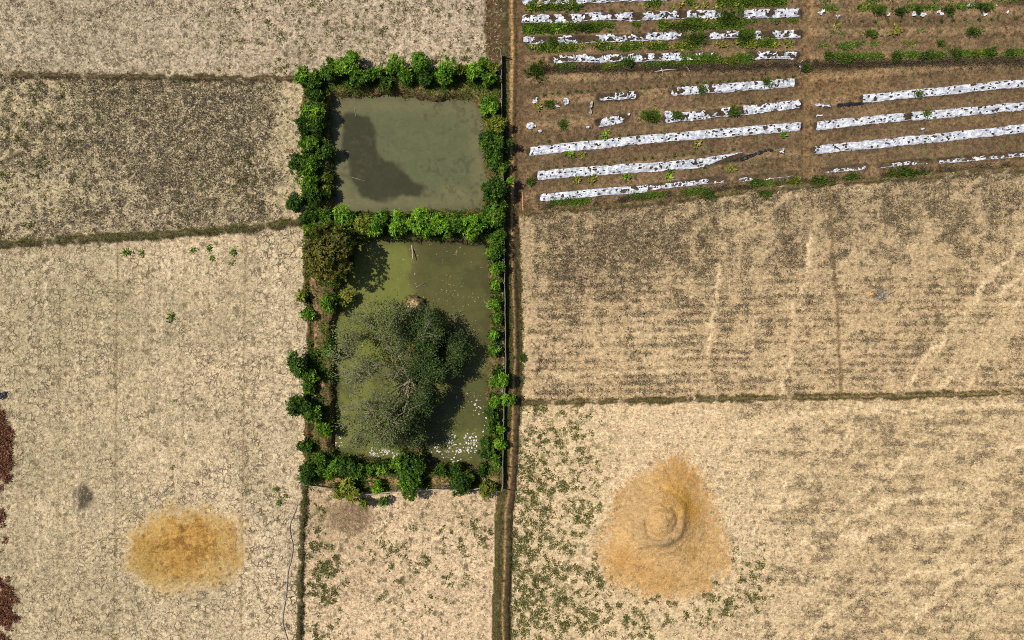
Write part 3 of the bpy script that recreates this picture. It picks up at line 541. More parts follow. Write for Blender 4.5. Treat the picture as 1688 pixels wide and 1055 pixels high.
def w2(u, v):
    wu = u + (fbm(u, v, 24, 3, 96) - 0.5) * 10
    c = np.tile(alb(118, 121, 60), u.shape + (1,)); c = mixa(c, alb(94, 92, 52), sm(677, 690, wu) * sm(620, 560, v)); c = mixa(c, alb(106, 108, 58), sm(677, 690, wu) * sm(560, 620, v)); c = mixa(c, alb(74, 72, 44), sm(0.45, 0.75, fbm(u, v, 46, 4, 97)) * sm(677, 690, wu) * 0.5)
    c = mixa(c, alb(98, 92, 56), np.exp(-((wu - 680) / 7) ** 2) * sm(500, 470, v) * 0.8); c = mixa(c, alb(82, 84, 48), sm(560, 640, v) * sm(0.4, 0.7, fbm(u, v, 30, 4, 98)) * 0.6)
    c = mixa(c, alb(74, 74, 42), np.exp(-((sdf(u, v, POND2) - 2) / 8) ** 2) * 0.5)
    return c
water('pond_water', POND1, w1, 'murky grey upper pond with a dark bean shaped patch')
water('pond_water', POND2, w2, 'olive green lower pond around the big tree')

# ------------------------------------------------------------------ plants
def pal(*cs): return np.array([lin(c) for c in cs])
PAL = {
 'bright': pal((58, 92, 16), (92, 132, 26), (128, 168, 38), (160, 192, 60)),
 'green':  pal((46, 74, 14), (72, 106, 20), (104, 138, 30), (138, 166, 46)),
 'dark':   pal((34, 58, 14), (54, 82, 18), (78, 108, 26), (108, 136, 38)),
 'olive':  pal((70, 80, 22), (100, 110, 32), (132, 140, 44), (166, 166, 66)),
 'yellow': pal((84, 94, 28), (118, 122, 40), (150, 148, 58), (184, 174, 88)),
 'leafy':  pal((54, 76, 20), (78, 102, 30), (106, 128, 42), (140, 154, 66)),
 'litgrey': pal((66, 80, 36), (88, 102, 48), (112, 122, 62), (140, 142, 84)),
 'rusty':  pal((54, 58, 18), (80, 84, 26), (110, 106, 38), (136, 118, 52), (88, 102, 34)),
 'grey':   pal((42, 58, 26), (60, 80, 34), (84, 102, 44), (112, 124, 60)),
}
def leafcols(n, tone, t=None):
    p = PAL[tone]; t = RNG.random(n) if t is None else np.clip(t, 0, 1); i = t * (len(p) - 1); i0 = np.clip(i.astype(int), 0, len(p) - 2); fr_ = (i - i0)[:, None]
    return np.repeat(p[i0] * (1 - fr_) + p[i0 + 1] * fr_, 4, axis=0)
def unit(n, rg):
    v = rg.normal(size=(n, 3)); return v / np.linalg.norm(v, axis=1, keepdims=True)
def crown(r, h, tone, rg, sprig=0.40, leaf=0.265, dens=1.25, nl=15, asp=1.0, wid=0.36, fz=0.0):
    """sprigs of leaves spread over a few lobes; z from 0"""
    nlobe = max(3, int(3 + r * 2.2)); n = max(9, int(74 * dens * (r / 0.9) ** 2))
    la = rg.random(nlobe) * 6.283; lr = r * 0.58 * np.sqrt(rg.random(nlobe)); lob = np.stack([np.cos(la) * lr, np.sin(la) * lr * asp, h * (0.46 + 0.26 * rg.random(nlobe))], 1)
    lR = r * (0.42 + 0.22 * rg.random(nlobe)); lH = h * (0.24 + 0.12 * rg.random(nlobe)); ltone = rg.normal(0, 0.13, nlobe)
    k = rg.integers(0, nlobe, n); d = unit(n, rg); d[:, 2] = np.abs(d[:, 2]) * 1.1 - 0.32; d /= np.linalg.norm(d, axis=1, keepdims=True)
    rad = (0.62 + 0.45 * rg.random(n))[:, None]; P = lob[k] + d * rad * np.stack([lR[k], lR[k], lH[k]], 1)
    ax = d * np.array([1, 1, 0.7]) + np.array([0, 0, 0.55]) + rg.normal(0, 0.18, (n, 3)); ax /= np.linalg.norm(ax, axis=1, keepdims=True)
    t = rg.random((n, nl)) * 6.283; up_ = np.broadcast_to(np.array([0.0, 0, 1]), (n, 3)); e1 = np.cross(ax, up_ + rg.normal(0, .05, (n, 3))); e1 /= np.linalg.norm(e1, axis=1, keepdims=True); e2 = np.cross(ax, e1)
    sp = 0.35 + 0.9 * rg.random((n, nl))
    D = ax[:, None] * (1.15 - sp)[..., None] + sp[..., None] * (np.cos(t)[..., None] * e1[:, None] + np.sin(t)[..., None] * e2[:, None])
    base = P[:, None] + ax[:, None] * (rg.random((n, nl)) - 0.6)[..., None] * sprig * 0.6
    sc = (0.7 + 0.6 * rg.random(n))[:, None] * np.ones((1, nl)); L = leaf * sc * (0.7 + 0.5 * rg.random((n, nl)))
    N = ax[:, None] + rg.normal(0, 0.35, (n, nl, 3))
    v, f = leaves(base.reshape(-1, 3), D.reshape(-1, 3), N.reshape(-1, 3), L.ravel(), L.ravel() * wid)
    tv = np.clip(0.42 + ltone[k][:, None] + rg.normal(0, 0.16, n)[:, None] + rg.normal(0, 0.14, (n, nl)), 0, 1).ravel()
    return v, f, leafcols(len(tv), tone, tv)
ORD = 'first second third fourth fifth sixth seventh eighth ninth tenth eleventh twelfth thirteenth fourteenth fifteenth sixteenth seventeenth eighteenth nineteenth twentieth twenty-first twenty-second'.split()
SPOTS = []
def bush(px, py, r_px, tone, label, group, hk=1.0, name='bush', cat='bush', asp=1.0, **kw):
    rg = np.random.default_rng(int(px * 13 + py * 7)); r = r_px * S * 1.25; h = (0.7 + 1.25 * r) * hk
    x, y = wx(px, h * 0.6), wy(py, h * 0.6); SPOTS.append((x, y, r)); z = float(max(hz(np.array(x), np.array(y)), WZ - 0.3))
    t = thing(name, label, cat, (x, y, z), group)
    v, f, c = crown(r, h, tone, rg, asp=asp, **kw); mesh('crown', v, f, M_LEAF, t, False, {'leafcol': c})
    b = MB(); ns = 3 if r > 0.7 else 2
    for k in range(ns):
        a = rg.random() * 6.28; q = r * 0.45
        b.tube([(0.06 * math.cos(a), 0.06 * math.sin(a), -0.15), (q * 0.4 * math.cos(a), q * 0.4 * math.sin(a), h * 0.35), (q * math.cos(a), q * math.sin(a), h * 0.72)], [0.055, 0.04, 0.015], 6)
    b.build('stem', M_BARK, t)
    return t
WORD = {'bright': 'bright green', 'green': 'mid green', 'dark': 'dark green', 'olive': 'olive green', 'yellow': 'yellow green', 'rusty': 'rust brown'}
def hedge(items, where, sort, group, hs=1.0, **kw):
    items = sorted(items, key=lambda q: q[sort])
    for i, (px, py, r, tone) in enumerate(items):
        sz = 'small' if r < 9 else 'large' if r > 15 else 'medium'
        bush(px, py, r, tone, f"{sz} {WORD[tone]} bush, {ORD[i]} from the {'left' if sort == 0 else 'top'} {where}", group, hk=R.uniform(0.85, 1.2) * hs, **kw)
hedge([(498, 124, 12, 'bright'), (522, 130, 11, 'green'), (545, 102, 5, 'dark'), (547, 119, 13, 'green'), (573, 108, 18, 'bright'), (584, 128, 12, 'green'), (607, 130, 11, 'green'), (621, 119, 8, 'bright'), (635, 137, 9, 'dark'), (651, 108, 13, 'bright'), (668, 124, 12, 'green'),
       (691, 103, 14, 'bright'), (703, 130, 10, 'dark'), (735, 117, 17, 'bright'), (761, 118, 8, 'olive'), (782, 121, 13, 'bright'), (798, 108, 9, 'green'), (804, 130, 9, 'green'), (817, 113, 8, 'olive')],
      "on the upper pond's top bank", 0, "bushes on the upper pond's top bank")
hedge([(521, 155, 13, 'dark'), (518, 183, 15, 'green'), (503, 202, 13, 'dark'), (525, 213, 11, 'dark'), (508, 236, 15, 'green'), (537, 252, 12, 'dark'), (491, 270, 16, 'dark'), (516, 276, 13, 'green'), (505, 304, 15, 'green'), (522, 321, 14, 'dark'), (491, 331, 15, 'dark'), (541, 290, 7, 'olive'), (538, 316, 7, 'olive'), (511, 357, 13, 'dark'), (534, 362, 11, 'green'), (512, 378, 10, 'green')],
      "on the upper pond's left bank", 1, "bushes on the upper pond's left bank", 0.72)
hedge([(563, 363, 18, 'bright'), (596, 371, 15, 'olive'), (627, 369, 17, 'bright'), (655, 371, 16, 'bright'), (697, 368, 19, 'bright'), (726, 372, 17, 'bright'), (756, 371, 17, 'green'), (784, 373, 16, 'bright'), (814, 364, 17, 'green')],
      'on the dike between the ponds', 0, 'bushes on the dike between the ponds', asp=1.25)
hedge([(808, 178, 13, 'bright'), (819, 206, 13, 'olive'), (812, 234, 18, 'dark'), (816, 267, 10, 'green'), (828, 279, 9, 'green'), (810, 317, 18, 'dark'), (816, 344, 15, 'dark'), (820, 388, 12, 'green'), (829, 240, 8, 'dark')],
      "on the upper pond's right bank", 1, "bushes on the upper pond's right bank")
hedge([(816, 412, 13, 'green'), (818, 440, 11, 'green'), (815, 473, 8, 'bright'), (815, 500, 8, 'bright'), (818, 528, 8, 'green'), (815, 554, 8, 'bright'), (814, 577, 9, 'green'), (822, 625, 13, 'bright'), (815, 662, 9, 'bright'), (810, 685, 9, 'dark'), (811, 706, 9, 'dark'), (823, 708, 7, 'bright'), (805, 735, 12, 'dark'), (822, 730, 9, 'bright'), (804, 751, 11, 'dark'), (820, 758, 7, 'green')],
      "on the lower pond's right bank", 1, "bushes on the lower pond's right bank")
hedge([(503, 783, 16, 'dark'), (531, 765, 13, 'green'), (549, 771, 13, 'green'), (569, 766, 14, 'dark'), (590, 779, 12, 'green'), (613, 774, 10, 'green'), (631, 772, 9, 'green'), (663, 762, 15, 'green'), (692, 767, 13, 'dark'), (728, 775, 8, 'dark'), (750, 774, 8, 'dark'), (796, 775, 8, 'dark')],
      "on the lower pond's bottom bank", 0, "bushes on the lower pond's bottom bank")
hedge([(556, 812, 9, 'yellow'), (579, 806, 15, 'olive'), (602, 829, 8, 'olive'), (622, 803, 9, 'bright'), (634, 828, 7, 'dark'), (678, 798, 19, 'green'), (758, 798, 16, 'dark'), (770, 796, 13, 'green'), (805, 812, 12, 'olive')],
      'beside the bamboo rail below the lower pond', 0, 'bushes beside the bamboo rail')
hedge([(497, 489, 8, 'olive'), (505, 518, 8, 'bright'), (545, 499, 11, 'green'), (543, 580, 10, 'green'), (499, 595, 18, 'dark'), (513, 616, 12, 'green'), (506, 640, 12, 'green'), (498, 668, 17, 'dark'), (516, 681, 12, 'green'), (536, 705, 11, 'green'), (505, 735, 10, 'dark')],
      "on the lower pond's left bank", 1, "bushes on the lower pond's left bank")
bush(842, 299, 6, 'bright', 'small bright green shoot leaning over the dirt track beside the upper pond', 'bushes over the track', 1.6)
bush(838, 657, 9, 'bright', 'small bright green bush reaching over the track at the bund end', 'bushes over the track', 1.3)
bush(563, 490, 12, 'yellow', 'yellow green bush overhanging the left side of the lower pond', None)
bush(838, 236, 6, 'dark', 'small dark green shoot hanging over the fence beside the upper pond', 'bushes over the track', 1.6)
bush(540, 416, 37, 'rusty', 'large rusty brown bushy tree at the top left corner of the lower pond', None, hk=1.25, name='rusty_tree', cat='tree', dens=1.0, sprig=0.5, leaf=0.25, wid=0.5)

# big half bare tree
def big_tree():
    rg = np.random.default_rng(5); x, y = wx(682), wy(625); z = float(hz(np.array(x), np.array(y)))
    t = thing('spreading_tree', 'big half bare spreading tree with grey twigs standing in the lower pond', 'tree', (x, y, z))
    tb = MB(); tb.tube([(0, 0, -0.3), (0.05, 0, 0.8), (-0.1, 0.05, 1.8)], [0.42, 0.34, 0.30], 8); tb.build('trunk', M_BARK, t)
    tips = []; 
    def grow(mb, tw, p, d, L, r, depth, top):
        q = p; pts = [p]; rad = [r]; n = 3
        for k in range(n):
            d = d + rg.normal(0, 0.11, 3) + np.array([0, 0, 0.02 if depth < 2 else -0.02]) - np.array([0, 0, 0.25 * max(0.0, q[2] - (2.7 if q[0] > -0.6 else 4.6))]); d = d / np.linalg.norm(d); q = q + d * L / n; pts.append(q); rad.append(max(0.02, r * (1 - 0.34 * (k + 1) / n)))
        (mb if depth < 3 else tw).tube(pts, rad, 6 if depth < 2 else 4, cap=False)
        if depth >= 2 and (q[1] < -5.9 or q[0] < -7.2 or q[1] > 7.4): tips.append((q, d, pts)); return
        if depth >= 5: tips.append((q, d, pts)); return
        if depth >= 3: tips.append((q, d, pts))
        for k in range(3 if depth < 4 else 4):
            a = rg.random() * 6.283; e1 = np.cross(d, (0, 0, 1.0)) + 1e-3; e1 /= np.linalg.norm(e1); e2 = np.cross(d, e1); s = rg.uniform(0.35, 0.75)
            nd_ = d + s * (math.cos(a) * e1 + math.sin(a) * e2); nd_ /= np.linalg.norm(nd_)
            st = pts[-1] if k < 2 else pts[rg.integers(1, n)]
            grow(mb, tw, st, nd_, L * rg.uniform(0.60, 0.80), rad[-1] * rg.uniform(0.66, 0.82), depth + 1, top)
    # limbs aim at these spots of the crown (offset x, y in m, height)
    aims = [(-2.6, 1.5, 4.6), (-1.7, -2.4, 4.6), (1.4, 2.6, 2.6), (2.2, 1.1, 2.4), (2.0, -1.2, 2.2), (0.3, 5.4, 2.4), (1.9, 4.4, 2.4), (-4.6, -0.8, 3.2), (0.3, -3.2, 2.3), (-1.0, -4.8, 2.6), (-4.2, -3.6, 2.8), (-4.2, 3.2, 3.0), (3.1, 2.6, 2.4), (-3.0, -5.0, 2.6), (-2.6, 5.2, 2.6)]
    tw = MB()
    for a in aims:
        mb = MB(); st = np.array([-0.08, 0.04, rg.uniform(1.3, 1.8)]); d = np.array(a) - st; L = np.linalg.norm(d); n0 = len(tips)
        grow(mb, tw, st, d / L, L * 0.52, 0.105, 0, a); mb.build('branch', M_TWIG, t)
    tw.build('twigs', M_TWIG, t)
    P = []; D = []; tone = []
    for q, d, pts in tips:
        # fuller, darker growth on the right side of the crown, thin on the left
        rt = float(sm(-0.6, 1.4, q[0])); dn = 0.42 + 1.0 * rt * (1 if q[1] > -0.6 else 0.7) + 0.12 * float(sm(1.5, 3.5, q[1]))
        if -6.5 < q[0] < -0.3 and -3.2 < q[1] < 3.0: dn *= 0.5
        for k in range(rg.poisson(15 * dn)):
            s = pts[rg.integers(1, len(pts))] if rg.random() < .5 else q
            P.append(s + rg.normal(0, 0.28, 3)); D.append(rg.normal(0, 1, 3) + d * 0.8 + np.array([0, 0, 0.1])); tone.append(0.42 + 0.16 * rg.normal() + (0.15 if q[0] < -1.5 else 0))
    P = np.array(P); D = np.array(D); tone = np.array(tone); ok = ~((P[:, 0] > 2.5) & (P[:, 1] < -2.2)) & ~((P[:, 0] > 3.4) & (P[:, 1] < 0.3)); P = P[ok]; D = D[ok]; tone = tone[ok]; n = len(P); N = rg.normal(0, .5, (n, 3)) + np.array([0, 0, 1.0]); L = 0.13 + 0.12 * rg.random(n)
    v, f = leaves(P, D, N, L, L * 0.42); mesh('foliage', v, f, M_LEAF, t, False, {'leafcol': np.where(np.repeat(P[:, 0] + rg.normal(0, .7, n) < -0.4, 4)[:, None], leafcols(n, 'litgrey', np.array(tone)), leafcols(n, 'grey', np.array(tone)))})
    return n
print('big tree leaves', big_tree())

# fine green clumps and low plants of the vegetable plot
def tuft_geo(pos, r, h, nb, tone, rg, width=0.16, flop=0.8, tt=None):
    n = len(pos); a = rg.random((n, nb)) * 6.283; el = (0.25 + 0.75 * rg.random((n, nb))) * flop
    rr_ = np.broadcast_to(np.asarray(r).reshape(-1, 1), (n, nb)); hh = np.broadcast_to(np.asarray(h).reshape(-1, 1), (n, nb))
    D = np.stack([np.cos(a) * el, np.sin(a) * el, (1.15 - el) * hh / np.maximum(rr_, 1e-3)], -1); off = np.stack([np.cos(a), np.sin(a), 0 * a], -1) * (rr_ * 0.55 * rg.random((n, nb)))[..., None]
    L = rr_ * (0.6 + 0.7 * rg.random((n, nb))); N = np.array([0, 0, 1.0]) + rg.normal(0, 0.3, (n, nb, 3))
    v, f = leaves((pos[:, None] + off).reshape(-1, 3), D.reshape(-1, 3), N.reshape(-1, 3), L.ravel(), L.ravel() * width)
    t = (0.45 + 0.16 * rg.normal(size=(n, 1)) + 0.16 * rg.normal(size=(n, nb))).ravel() if tt is None else tt
    return v, f, leafcols(n * nb, tone, t)
PAL['leafd'] = pal((46, 64, 20), (66, 86, 26), (90, 110, 36), (120, 136, 52))
def fuzzy(px, py, rx, ry, h, tone, label, group, name='weed_clump', cat='weeds', n=None):
    tone = {'green': 'leafd', 'bright': 'leafy', 'dark': 'leafd'}.get(tone, tone)
    rg = np.random.default_rng(int(px * 5 + py * 3)); x, y = wx(px, h * .5), wy(py, h * .5); z = float(hz(np.array(x), np.array(y)))
    n = n or int(70 * rx * ry * S * S / 0.8) + 14; a = rg.random(n) * 6.283; q = np.sqrt(rg.random(n)) * (0.75 + 0.3 * np.sin(a * 3 + px)); pos = np.stack([np.cos(a) * q * rx * S, np.sin(a) * q * ry * S, np.zeros(n)], 1)
    k = h * (1 - 0.6 * q ** 2); pos[:, 2] = k * 0.45 * rg.random(n)
    t = thing(name, label, cat, (x, y, z), group)
    v, f, c = tuft_geo(pos, 0.22 + 0.1 * rg.random(n), k * 0.6, 11, tone, rg, 0.2); mesh('foliage', v, f, M_LEAF, t, False, {'leafcol': c})
    b = MB()
    for k in range(3): b.tube([(0, 0, -0.05), ((k - 1) * rx * S * 0.3, ((k * 7) % 3 - 1) * ry * S * .3, h * 0.45)], [0.03, 0.012], 6)
    b.build('stem', M_BARK, t)
for a in ((884, 116, 19, 19, 1.3, 'green', 'large round feathery bush by the path at the fourth film row'), (1330, 156 - 45, 8, 7, .8, 'green', 'small green clump beside the middle track next to a white scrap'), (1353, 298, 24, 9, .9, 'green', 'long green weed clump right of the middle track on the plot edge'), (1491, 284, 44, 11, 1.0, 'green', 'longest green weed mass on the plot edge, right half'),
          (1406, 290, 14, 8, .7, 'dark', 'dark weed clump between two green ones on the plot edge'), (1166, 321, 14, 9, .7, 'green', 'round green weed clump alone on the plot edge below frayed film'), (1245, 300, 16, 7, .6, 'dark', 'dull green weed clump right of the frayed film end'), (1262, 318, 14, 8, .5, 'green', 'low green weed clump just above the plot bund'), (1310, 298, 12, 8, .7, 'olive', 'olive weed clump at the left end of the right weed row'),
          (1072, 193, 17, 8, .6, 'green', 'dark green weed clump between two pieces of the sixth film row'), (1114, 190, 8, 7, .5, 'dark', 'small weed clump at the left end of the sixth film half row'), (1210, 184, 10, 7, .5, 'green', 'weed clump growing through the sixth film row'), (1157, 148, 6, 6, .4, 'dark', 'small round weed growing in the fifth film row'), (1265, 137, 7, 5, .4, 'dark', 'dark weed tuft on the fifth film row near its end'),
          (960, 44, 26, 7, .7, 'green', 'wide green clump below the left part of the second film row'), (896, 46, 26, 7, .6, 'bright', 'bright leafy row clump beside the path below the second film'), (1200, 27, 20, 13, .9, 'green', 'tall green clump filling the gap in the second film row'), (1148, 62, 22, 10, .9, 'green', 'green clump filling the gap in the third film row'), (1228, 60, 13, 9, .8, 'green', 'green clump between third row film pieces near middle track'),
          (1130, 42, 36, 8, .7, 'green', 'long leafy mass below the second film row near its gap'), (912, 68, 6, 7, .6, 'dark', 'small green clump splitting the third film row by the path'), (1205, 100, 18, 9, .8, 'olive', 'olive weeds filling the gap in the fourth film row'), (1036, 101, 11, 8, .6, 'dark', 'dark weed clump on the shredded fourth film row'), (905, 172, 10, 6, .5, 'dark', 'green weeds between two white scraps near the path'), (928, 205, 8, 6, .4, 'dark', 'small faint green clump on bare soil near the path'),
          (1483, 18, 15, 7, .9, 'green', 'green bush between white scraps at the top of the right plot'), (1450, 18, 14, 7, .7, 'dark', 'dull bush left of the white scraps at the top right'), (1622, 12, 14, 9, 1.1, 'green', 'tall green bush near the top right corner'), (1563, 15, 12, 8, .8, 'dark', 'dark bush with a white scrap at its foot, top right'), (1512, 16, 8, 5, .6, 'green', 'small bush above two white scraps at the top right'),
          (1395, 96, 14, 8, .7, 'green', 'green weed clump at the left of the right plot weed row'), (1366, 94, 10, 8, .6, 'dark', 'dark weeds nearest the middle track in the right plot weed row'), (1476, 93, 10, 9, .7, 'green', 'round green weed clump in the middle of the right plot weed row'), (1531, 90, 14, 8, .8, 'green', 'large green weed clump right of middle in the right plot weed row'), (1577, 88, 12, 10, .8, 'green', 'upright green weed clump beside the largest one, right plot weed row'), (1608, 88, 12, 7, .6, 'olive', 'olive weeds right of the upright clump, right plot weed row'), (1633, 86, 10, 8, .7, 'green', 'green weed clump near the right end of the right plot weed row'), (1666, 88, 10, 7, .6, 'dark', 'dark weed clump at the right border in the plot weed row'),
          (1394, 75, 17, 4, .3, 'bright', 'flat bright green grass patch above the right plot weed row'), (1604, 52, 14, 7, .6, 'green', 'lone green bush in the third bed of the right plot'), (1436, 56, 14, 5, .4, 'green', 'low green plants in the third bed of the right plot'), (1552, 71, 8, 5, .4, 'green', 'small green tuft in a furrow of the right plot'), (1513, 156, 7, 5, .35, 'green', 'small weed growing through the long film with the twisted end'), (1526, 188, 6, 4, .3, 'dark', 'small dark weed on the film with the soil notch'), (875, 298, 6, 7, .4, 'dark', 'dark weed tuft left of the loose ended film row'), (862, 590, 6, 7, .5, 'dark', 'round dark weed at the track edge beside the grey field'), (1000, 250 - 150 + 8, 9, 6, .4, 'olive', 'olive weeds below the shredded fourth film row')):
    fuzzy(*a, 'weed clumps in the vegetable plot' if a[0] > 865 else None)
# yellowing crop plants, each one its own
def crop_at(px, py, r, tone, label, group, src={}):
    key = (tone, R.randrange(4)); x, y = wx(px), wy(py); z = float(hz(np.array(x), np.array(y)))
    if key not in src:
        rg = np.random.default_rng(R.randrange(9999)); pos = np.zeros((5, 3)); pos[:, :2] = rg.normal(0, 0.14, (5, 2)); pos[:, 2] = rg.random(5) * .15
        v, f, c = tuft_geo(pos, np.full(5, 0.30), np.full(5, 0.2), 8, tone, rg, 0.42); me = mesh('crop_plant', v, f, M_LEAF, None, False, {'leafcol': c}); src[key] = me; o = me
    else: o = src[key].copy(); C.objects.link(o)
    o.location = (x, y, z + 0.02); k = r * S / 0.45; o.scale = (k, k, k); o.rotation_euler = (0, 0, R.random() * 6.28); tag(o, label, 'crop plant', group)
for n, y0, y1, x0, x1, tone, lb in ((22, 80, 72, 872, 1140, 'yellow', 'yellowing crop plant in the long row below the third film row'), (12, 76, 70, 1170, 1312, 'yellow', 'yellowing crop plant below the third film pieces near middle track'), (12, 49, 46, 864, 930, 'bright', 'leafy bright crop plant by the path below the second film row'), (10, 46, 38, 1085, 1180, 'yellow', 'pale crop plant in the leafy mass below the second film row'), (9, 13, 8, 866, 960, 'yellow', 'yellowing crop plant below the topmost film by the path'), (14, 10, 5, 1060, 1310, 'yellow', 'yellowing crop plant along the top edge near middle track')):
    for i in range(n):
        px = x0 + (x1 - x0) * (i + R.random()) / n; crop_at(px, y0 + (y1 - y0) * (px - x0) / (x1 - x0) + R.uniform(-5, 5), R.uniform(4, 7.5), tone, lb, lb.replace('plant', 'plants', 1))
for px, py, lb in ((888, 178, 'yellow crop plant beside a white scrap near the path'), (1150, 236, 'yellow green plant below the longest film row'), (1203, 280, 'tall yellow plant below the loose ended film'), (960, 254, 'yellow crop plants edge below left end of the longest film'), (940, 255, 'leafy crop plant tucked below left end of the longest film'), (950, 298, 'green plant left of two yellow ones below the loose film row'), (975, 297, 'yellow plant below the middle of the loose ended film row'), (1033, 291, 'bright plant below the big soil hole of the loose film'), (1105, 288, 'green plant below the right part of the loose film row'), (994, 222, 'green plant just above the longest film row'), (1378, 46, 'yellow flowering plant near the middle track in the right plot'), (1476, 52, 'yellow green plants patch in the third bed, right plot'), (1420, 12, 'yellow topped plant near the top of the right plot'), (1290, 222, 'plant below the right end of the longest film row'), (1118, 78, 'tall yellow plant below the third row gap')):
    crop_at(px, py, 8, 'yellow' if 'yellow' in lb else 'bright', lb, 'single crop plants')
# dark seedlings standing in a line above each film
def seed_row(x0, y0, x1, y1, n, lb):
    for i in range(n):
        t = (i + R.uniform(0.25, 0.75)) / n; crop_at(x0 + (x1 - x0) * t, y0 + (y1 - y0) * t + R.uniform(-1.2, 1.2), R.uniform(2.2, 3.6), 'dark', lb, lb.replace('seedling', 'seedlings'))
seed_row(1000, 150, 1312, 126, 24, 'small dark seedling in the line above the fifth film row'); seed_row(1200, 175, 1290, 165, 6, 'small dark seedling above the sixth film half row'); seed_row(880, 237, 1100, 218, 12, 'small dark seedling above the left of the longest film row'); seed_row(892, 279, 1215, 247, 20, 'small dark seedling above the loose ended film row')
seed_row(870, 22, 1090, 18, 12, 'small dark seedling above the second film row'); seed_row(870, 57, 1120, 52, 14, 'small dark seedling above the third film row'); seed_row(1350, 37, 1680, 33, 16, 'small dark seedling in the second furrow of the right plot'); seed_row(1100, 305 - 24, 1300, 271, 8, 'small dark seedling above the frayed lowest film row'); seed_row(880, 160, 990, 148, 9, 'small dark seedling in the bare soil line near the path')
# lone weeds on the pale clay
for px, py, r, lb in ((210, 414, 8, 'leftmost green weed near the top of the pale clay field'), (236, 418, 6, 'small weed right of the leftmost one on pale clay'), (318, 411, 6, 'weed at left of the small trio on the pale clay'), (344, 408, 6, 'middle weed of the small trio on the pale clay'), (348, 424, 6, 'lower weed of the small trio on the pale clay'), (384, 413, 7, 'weed nearest the pond near the top of the pale clay'), (383, 434, 5, 'tiny weed below the one nearest the pond on clay'), (284, 524, 8, 'dark weed alone in the middle of the pale clay field'), (284, 771, 4, 'tiny dark weed above the orange patch'), (456, 806, 6, 'weed on pale clay left of the bottom left hedge bush'), (458, 826, 6, 'olive weed beside the upper end of the hose'), (472, 818, 5, 'faint weed above the upper end of the hose'), (288, 660, 3, 'tiny weed speck on the clay field left of the hedge')):
    crop_at(px, py, r, 'green' if r > 5 else 'olive', lb, None)

# ------------------------------------------------------------------ loose ground cover (uncountable)
def scatter(weight, n, rg):
    w = weight[:-1, :-1].ravel().astype(float); w = np.clip(w, 0, None); cdf = np.cumsum(w); k = np.searchsorted(cdf, rg.random(n) * cdf[-1]); j, i = np.divmod(k, nx - 1)
    x = gx[i] + STEP * rg.random(n); y = gy[j] + STEP * rg.random(n); return np.stack([x, y, hz(x, y)], 1)
inview = (np.abs(X) < 54) & (np.abs(Y) < 36); rg = np.random.default_rng(77)
dry = H > WZ
def stuff_tufts(name, label, weight, n, r, h, nb, tone, mat, width, flop=0.85):
    pos = scatter(weight * inview * dry, n, rg); k = 0.7 + 0.6 * rg.random(n)
    v, f, c = tuft_geo(pos, r * k, h * k, nb, tone, rg, width, flop); o = mesh(name, v, f, mat, None, False, {'leafcol': c}); tag(o, label, 'ground cover', None, 'stuff')
fld = np.isin(Rid, (0, 1, 2, 3, 5, 6, 16)); gsel = sm(0.38, 0.7, GREEN)
PAL['weed'] = pal((62, 66, 28), (86, 88, 40), (112, 110, 54), (144, 136, 82))
PAL['straw'] = pal((170, 146, 104), (206, 178, 132), (232, 206, 160), (246, 226, 184)) * 0.8
PAL['matted'] = pal((58, 50, 38), (80, 69, 50), (104, 90, 66), (138, 120, 88)) * 0.75
PAL['red'] = pal((64, 36, 26), (92, 54, 36), (122, 78, 52), (166, 124, 86))
stuff_tufts('weeds', 'low green weeds spread over the dry fields', gsel * fld * sm(0.42, 0.6, fbm(U, V, 7, 2, 151)), 7000, 0.155, 0.08, 8, 'weed', M_LEAF, 0.42)
stuff_tufts('plot_weeds', 'green weeds and leafy growth between the film rows', sm(0.36, 0.8, GREEN) * (Rid == 4), 12000, 0.21, 0.16, 8, 'leafy', M_LEAF, 0.34)
stuff_tufts('bank_grass', 'green grass on the pond banks', (0.3 + sm(0.3, 0.6, GREEN)) * (Rid == 7) * (blob(Uw, Vw, 682, 504, 12, 9) < 0.3), 6500, 0.22, 0.2, 8, 'leafy', M_LEAF, 0.22)
und = np.zeros(U.shape)
for x_, y_, r_ in SPOTS: 
    i0, i1, j0, j1 = [int(q) for q in ((x_ - 3 * r_ - gx[0]) / STEP, (x_ + 3 * r_ - gx[0]) / STEP + 1, (y_ - 3 * r_ - gy[0]) / STEP, (y_ + 3 * r_ - gy[0]) / STEP + 1)]
    und[j0:j1, i0:i1] = np.maximum(und[j0:j1, i0:i1], np.exp(-((X[j0:j1, i0:i1] - x_) ** 2 + (Y[j0:j1, i0:i1] - y_) ** 2) / (1.15 * r_) ** 2))
stuff_tufts('undergrowth', 'dark tangled undergrowth below the pond hedges', sm(0.25, 0.7, und) * (H > WZ + 0.1) * (Rid == 7), 5200, 0.34, 0.45, 9, 'dark', M_LEAF, 0.3)
stuff_tufts('bund_grass', 'short grass on the earth bunds and track sides', sm(0.2, 0.6, GREEN) * ((Rid >= 10) & (Rid < 15) | (Rid == 8)) * np.where((Rid == 8) & (V > 780), 0.3, 1.0), 9000, 0.15, 0.14, 7, 'weed', M_LEAF, 0.22)
stuff_tufts('stubble', 'matted dead stubble in the grey fields', sm(0.45, 0.85, DENS) * np.isin(Rid, (0, 1, 5, 6)) * (0.4 + np.isin(Rid, (1, 5))), 30000, 0.22, 0.10, 6, 'matted', M_STRAW, 0.14, 1.0)
stuff_tufts('dry_straw', 'pale dry straw lying over the fields', np.isin(Rid, (0, 1, 2, 3, 5, 6)) * (1.0 + 0.3 * np.isin(Rid, (1, 5))) * (dpatch < 0) * (dmound < 0), 36000, 0.24, 0.05, 3, 'straw', M_STRAW, 0.12, 1.05)
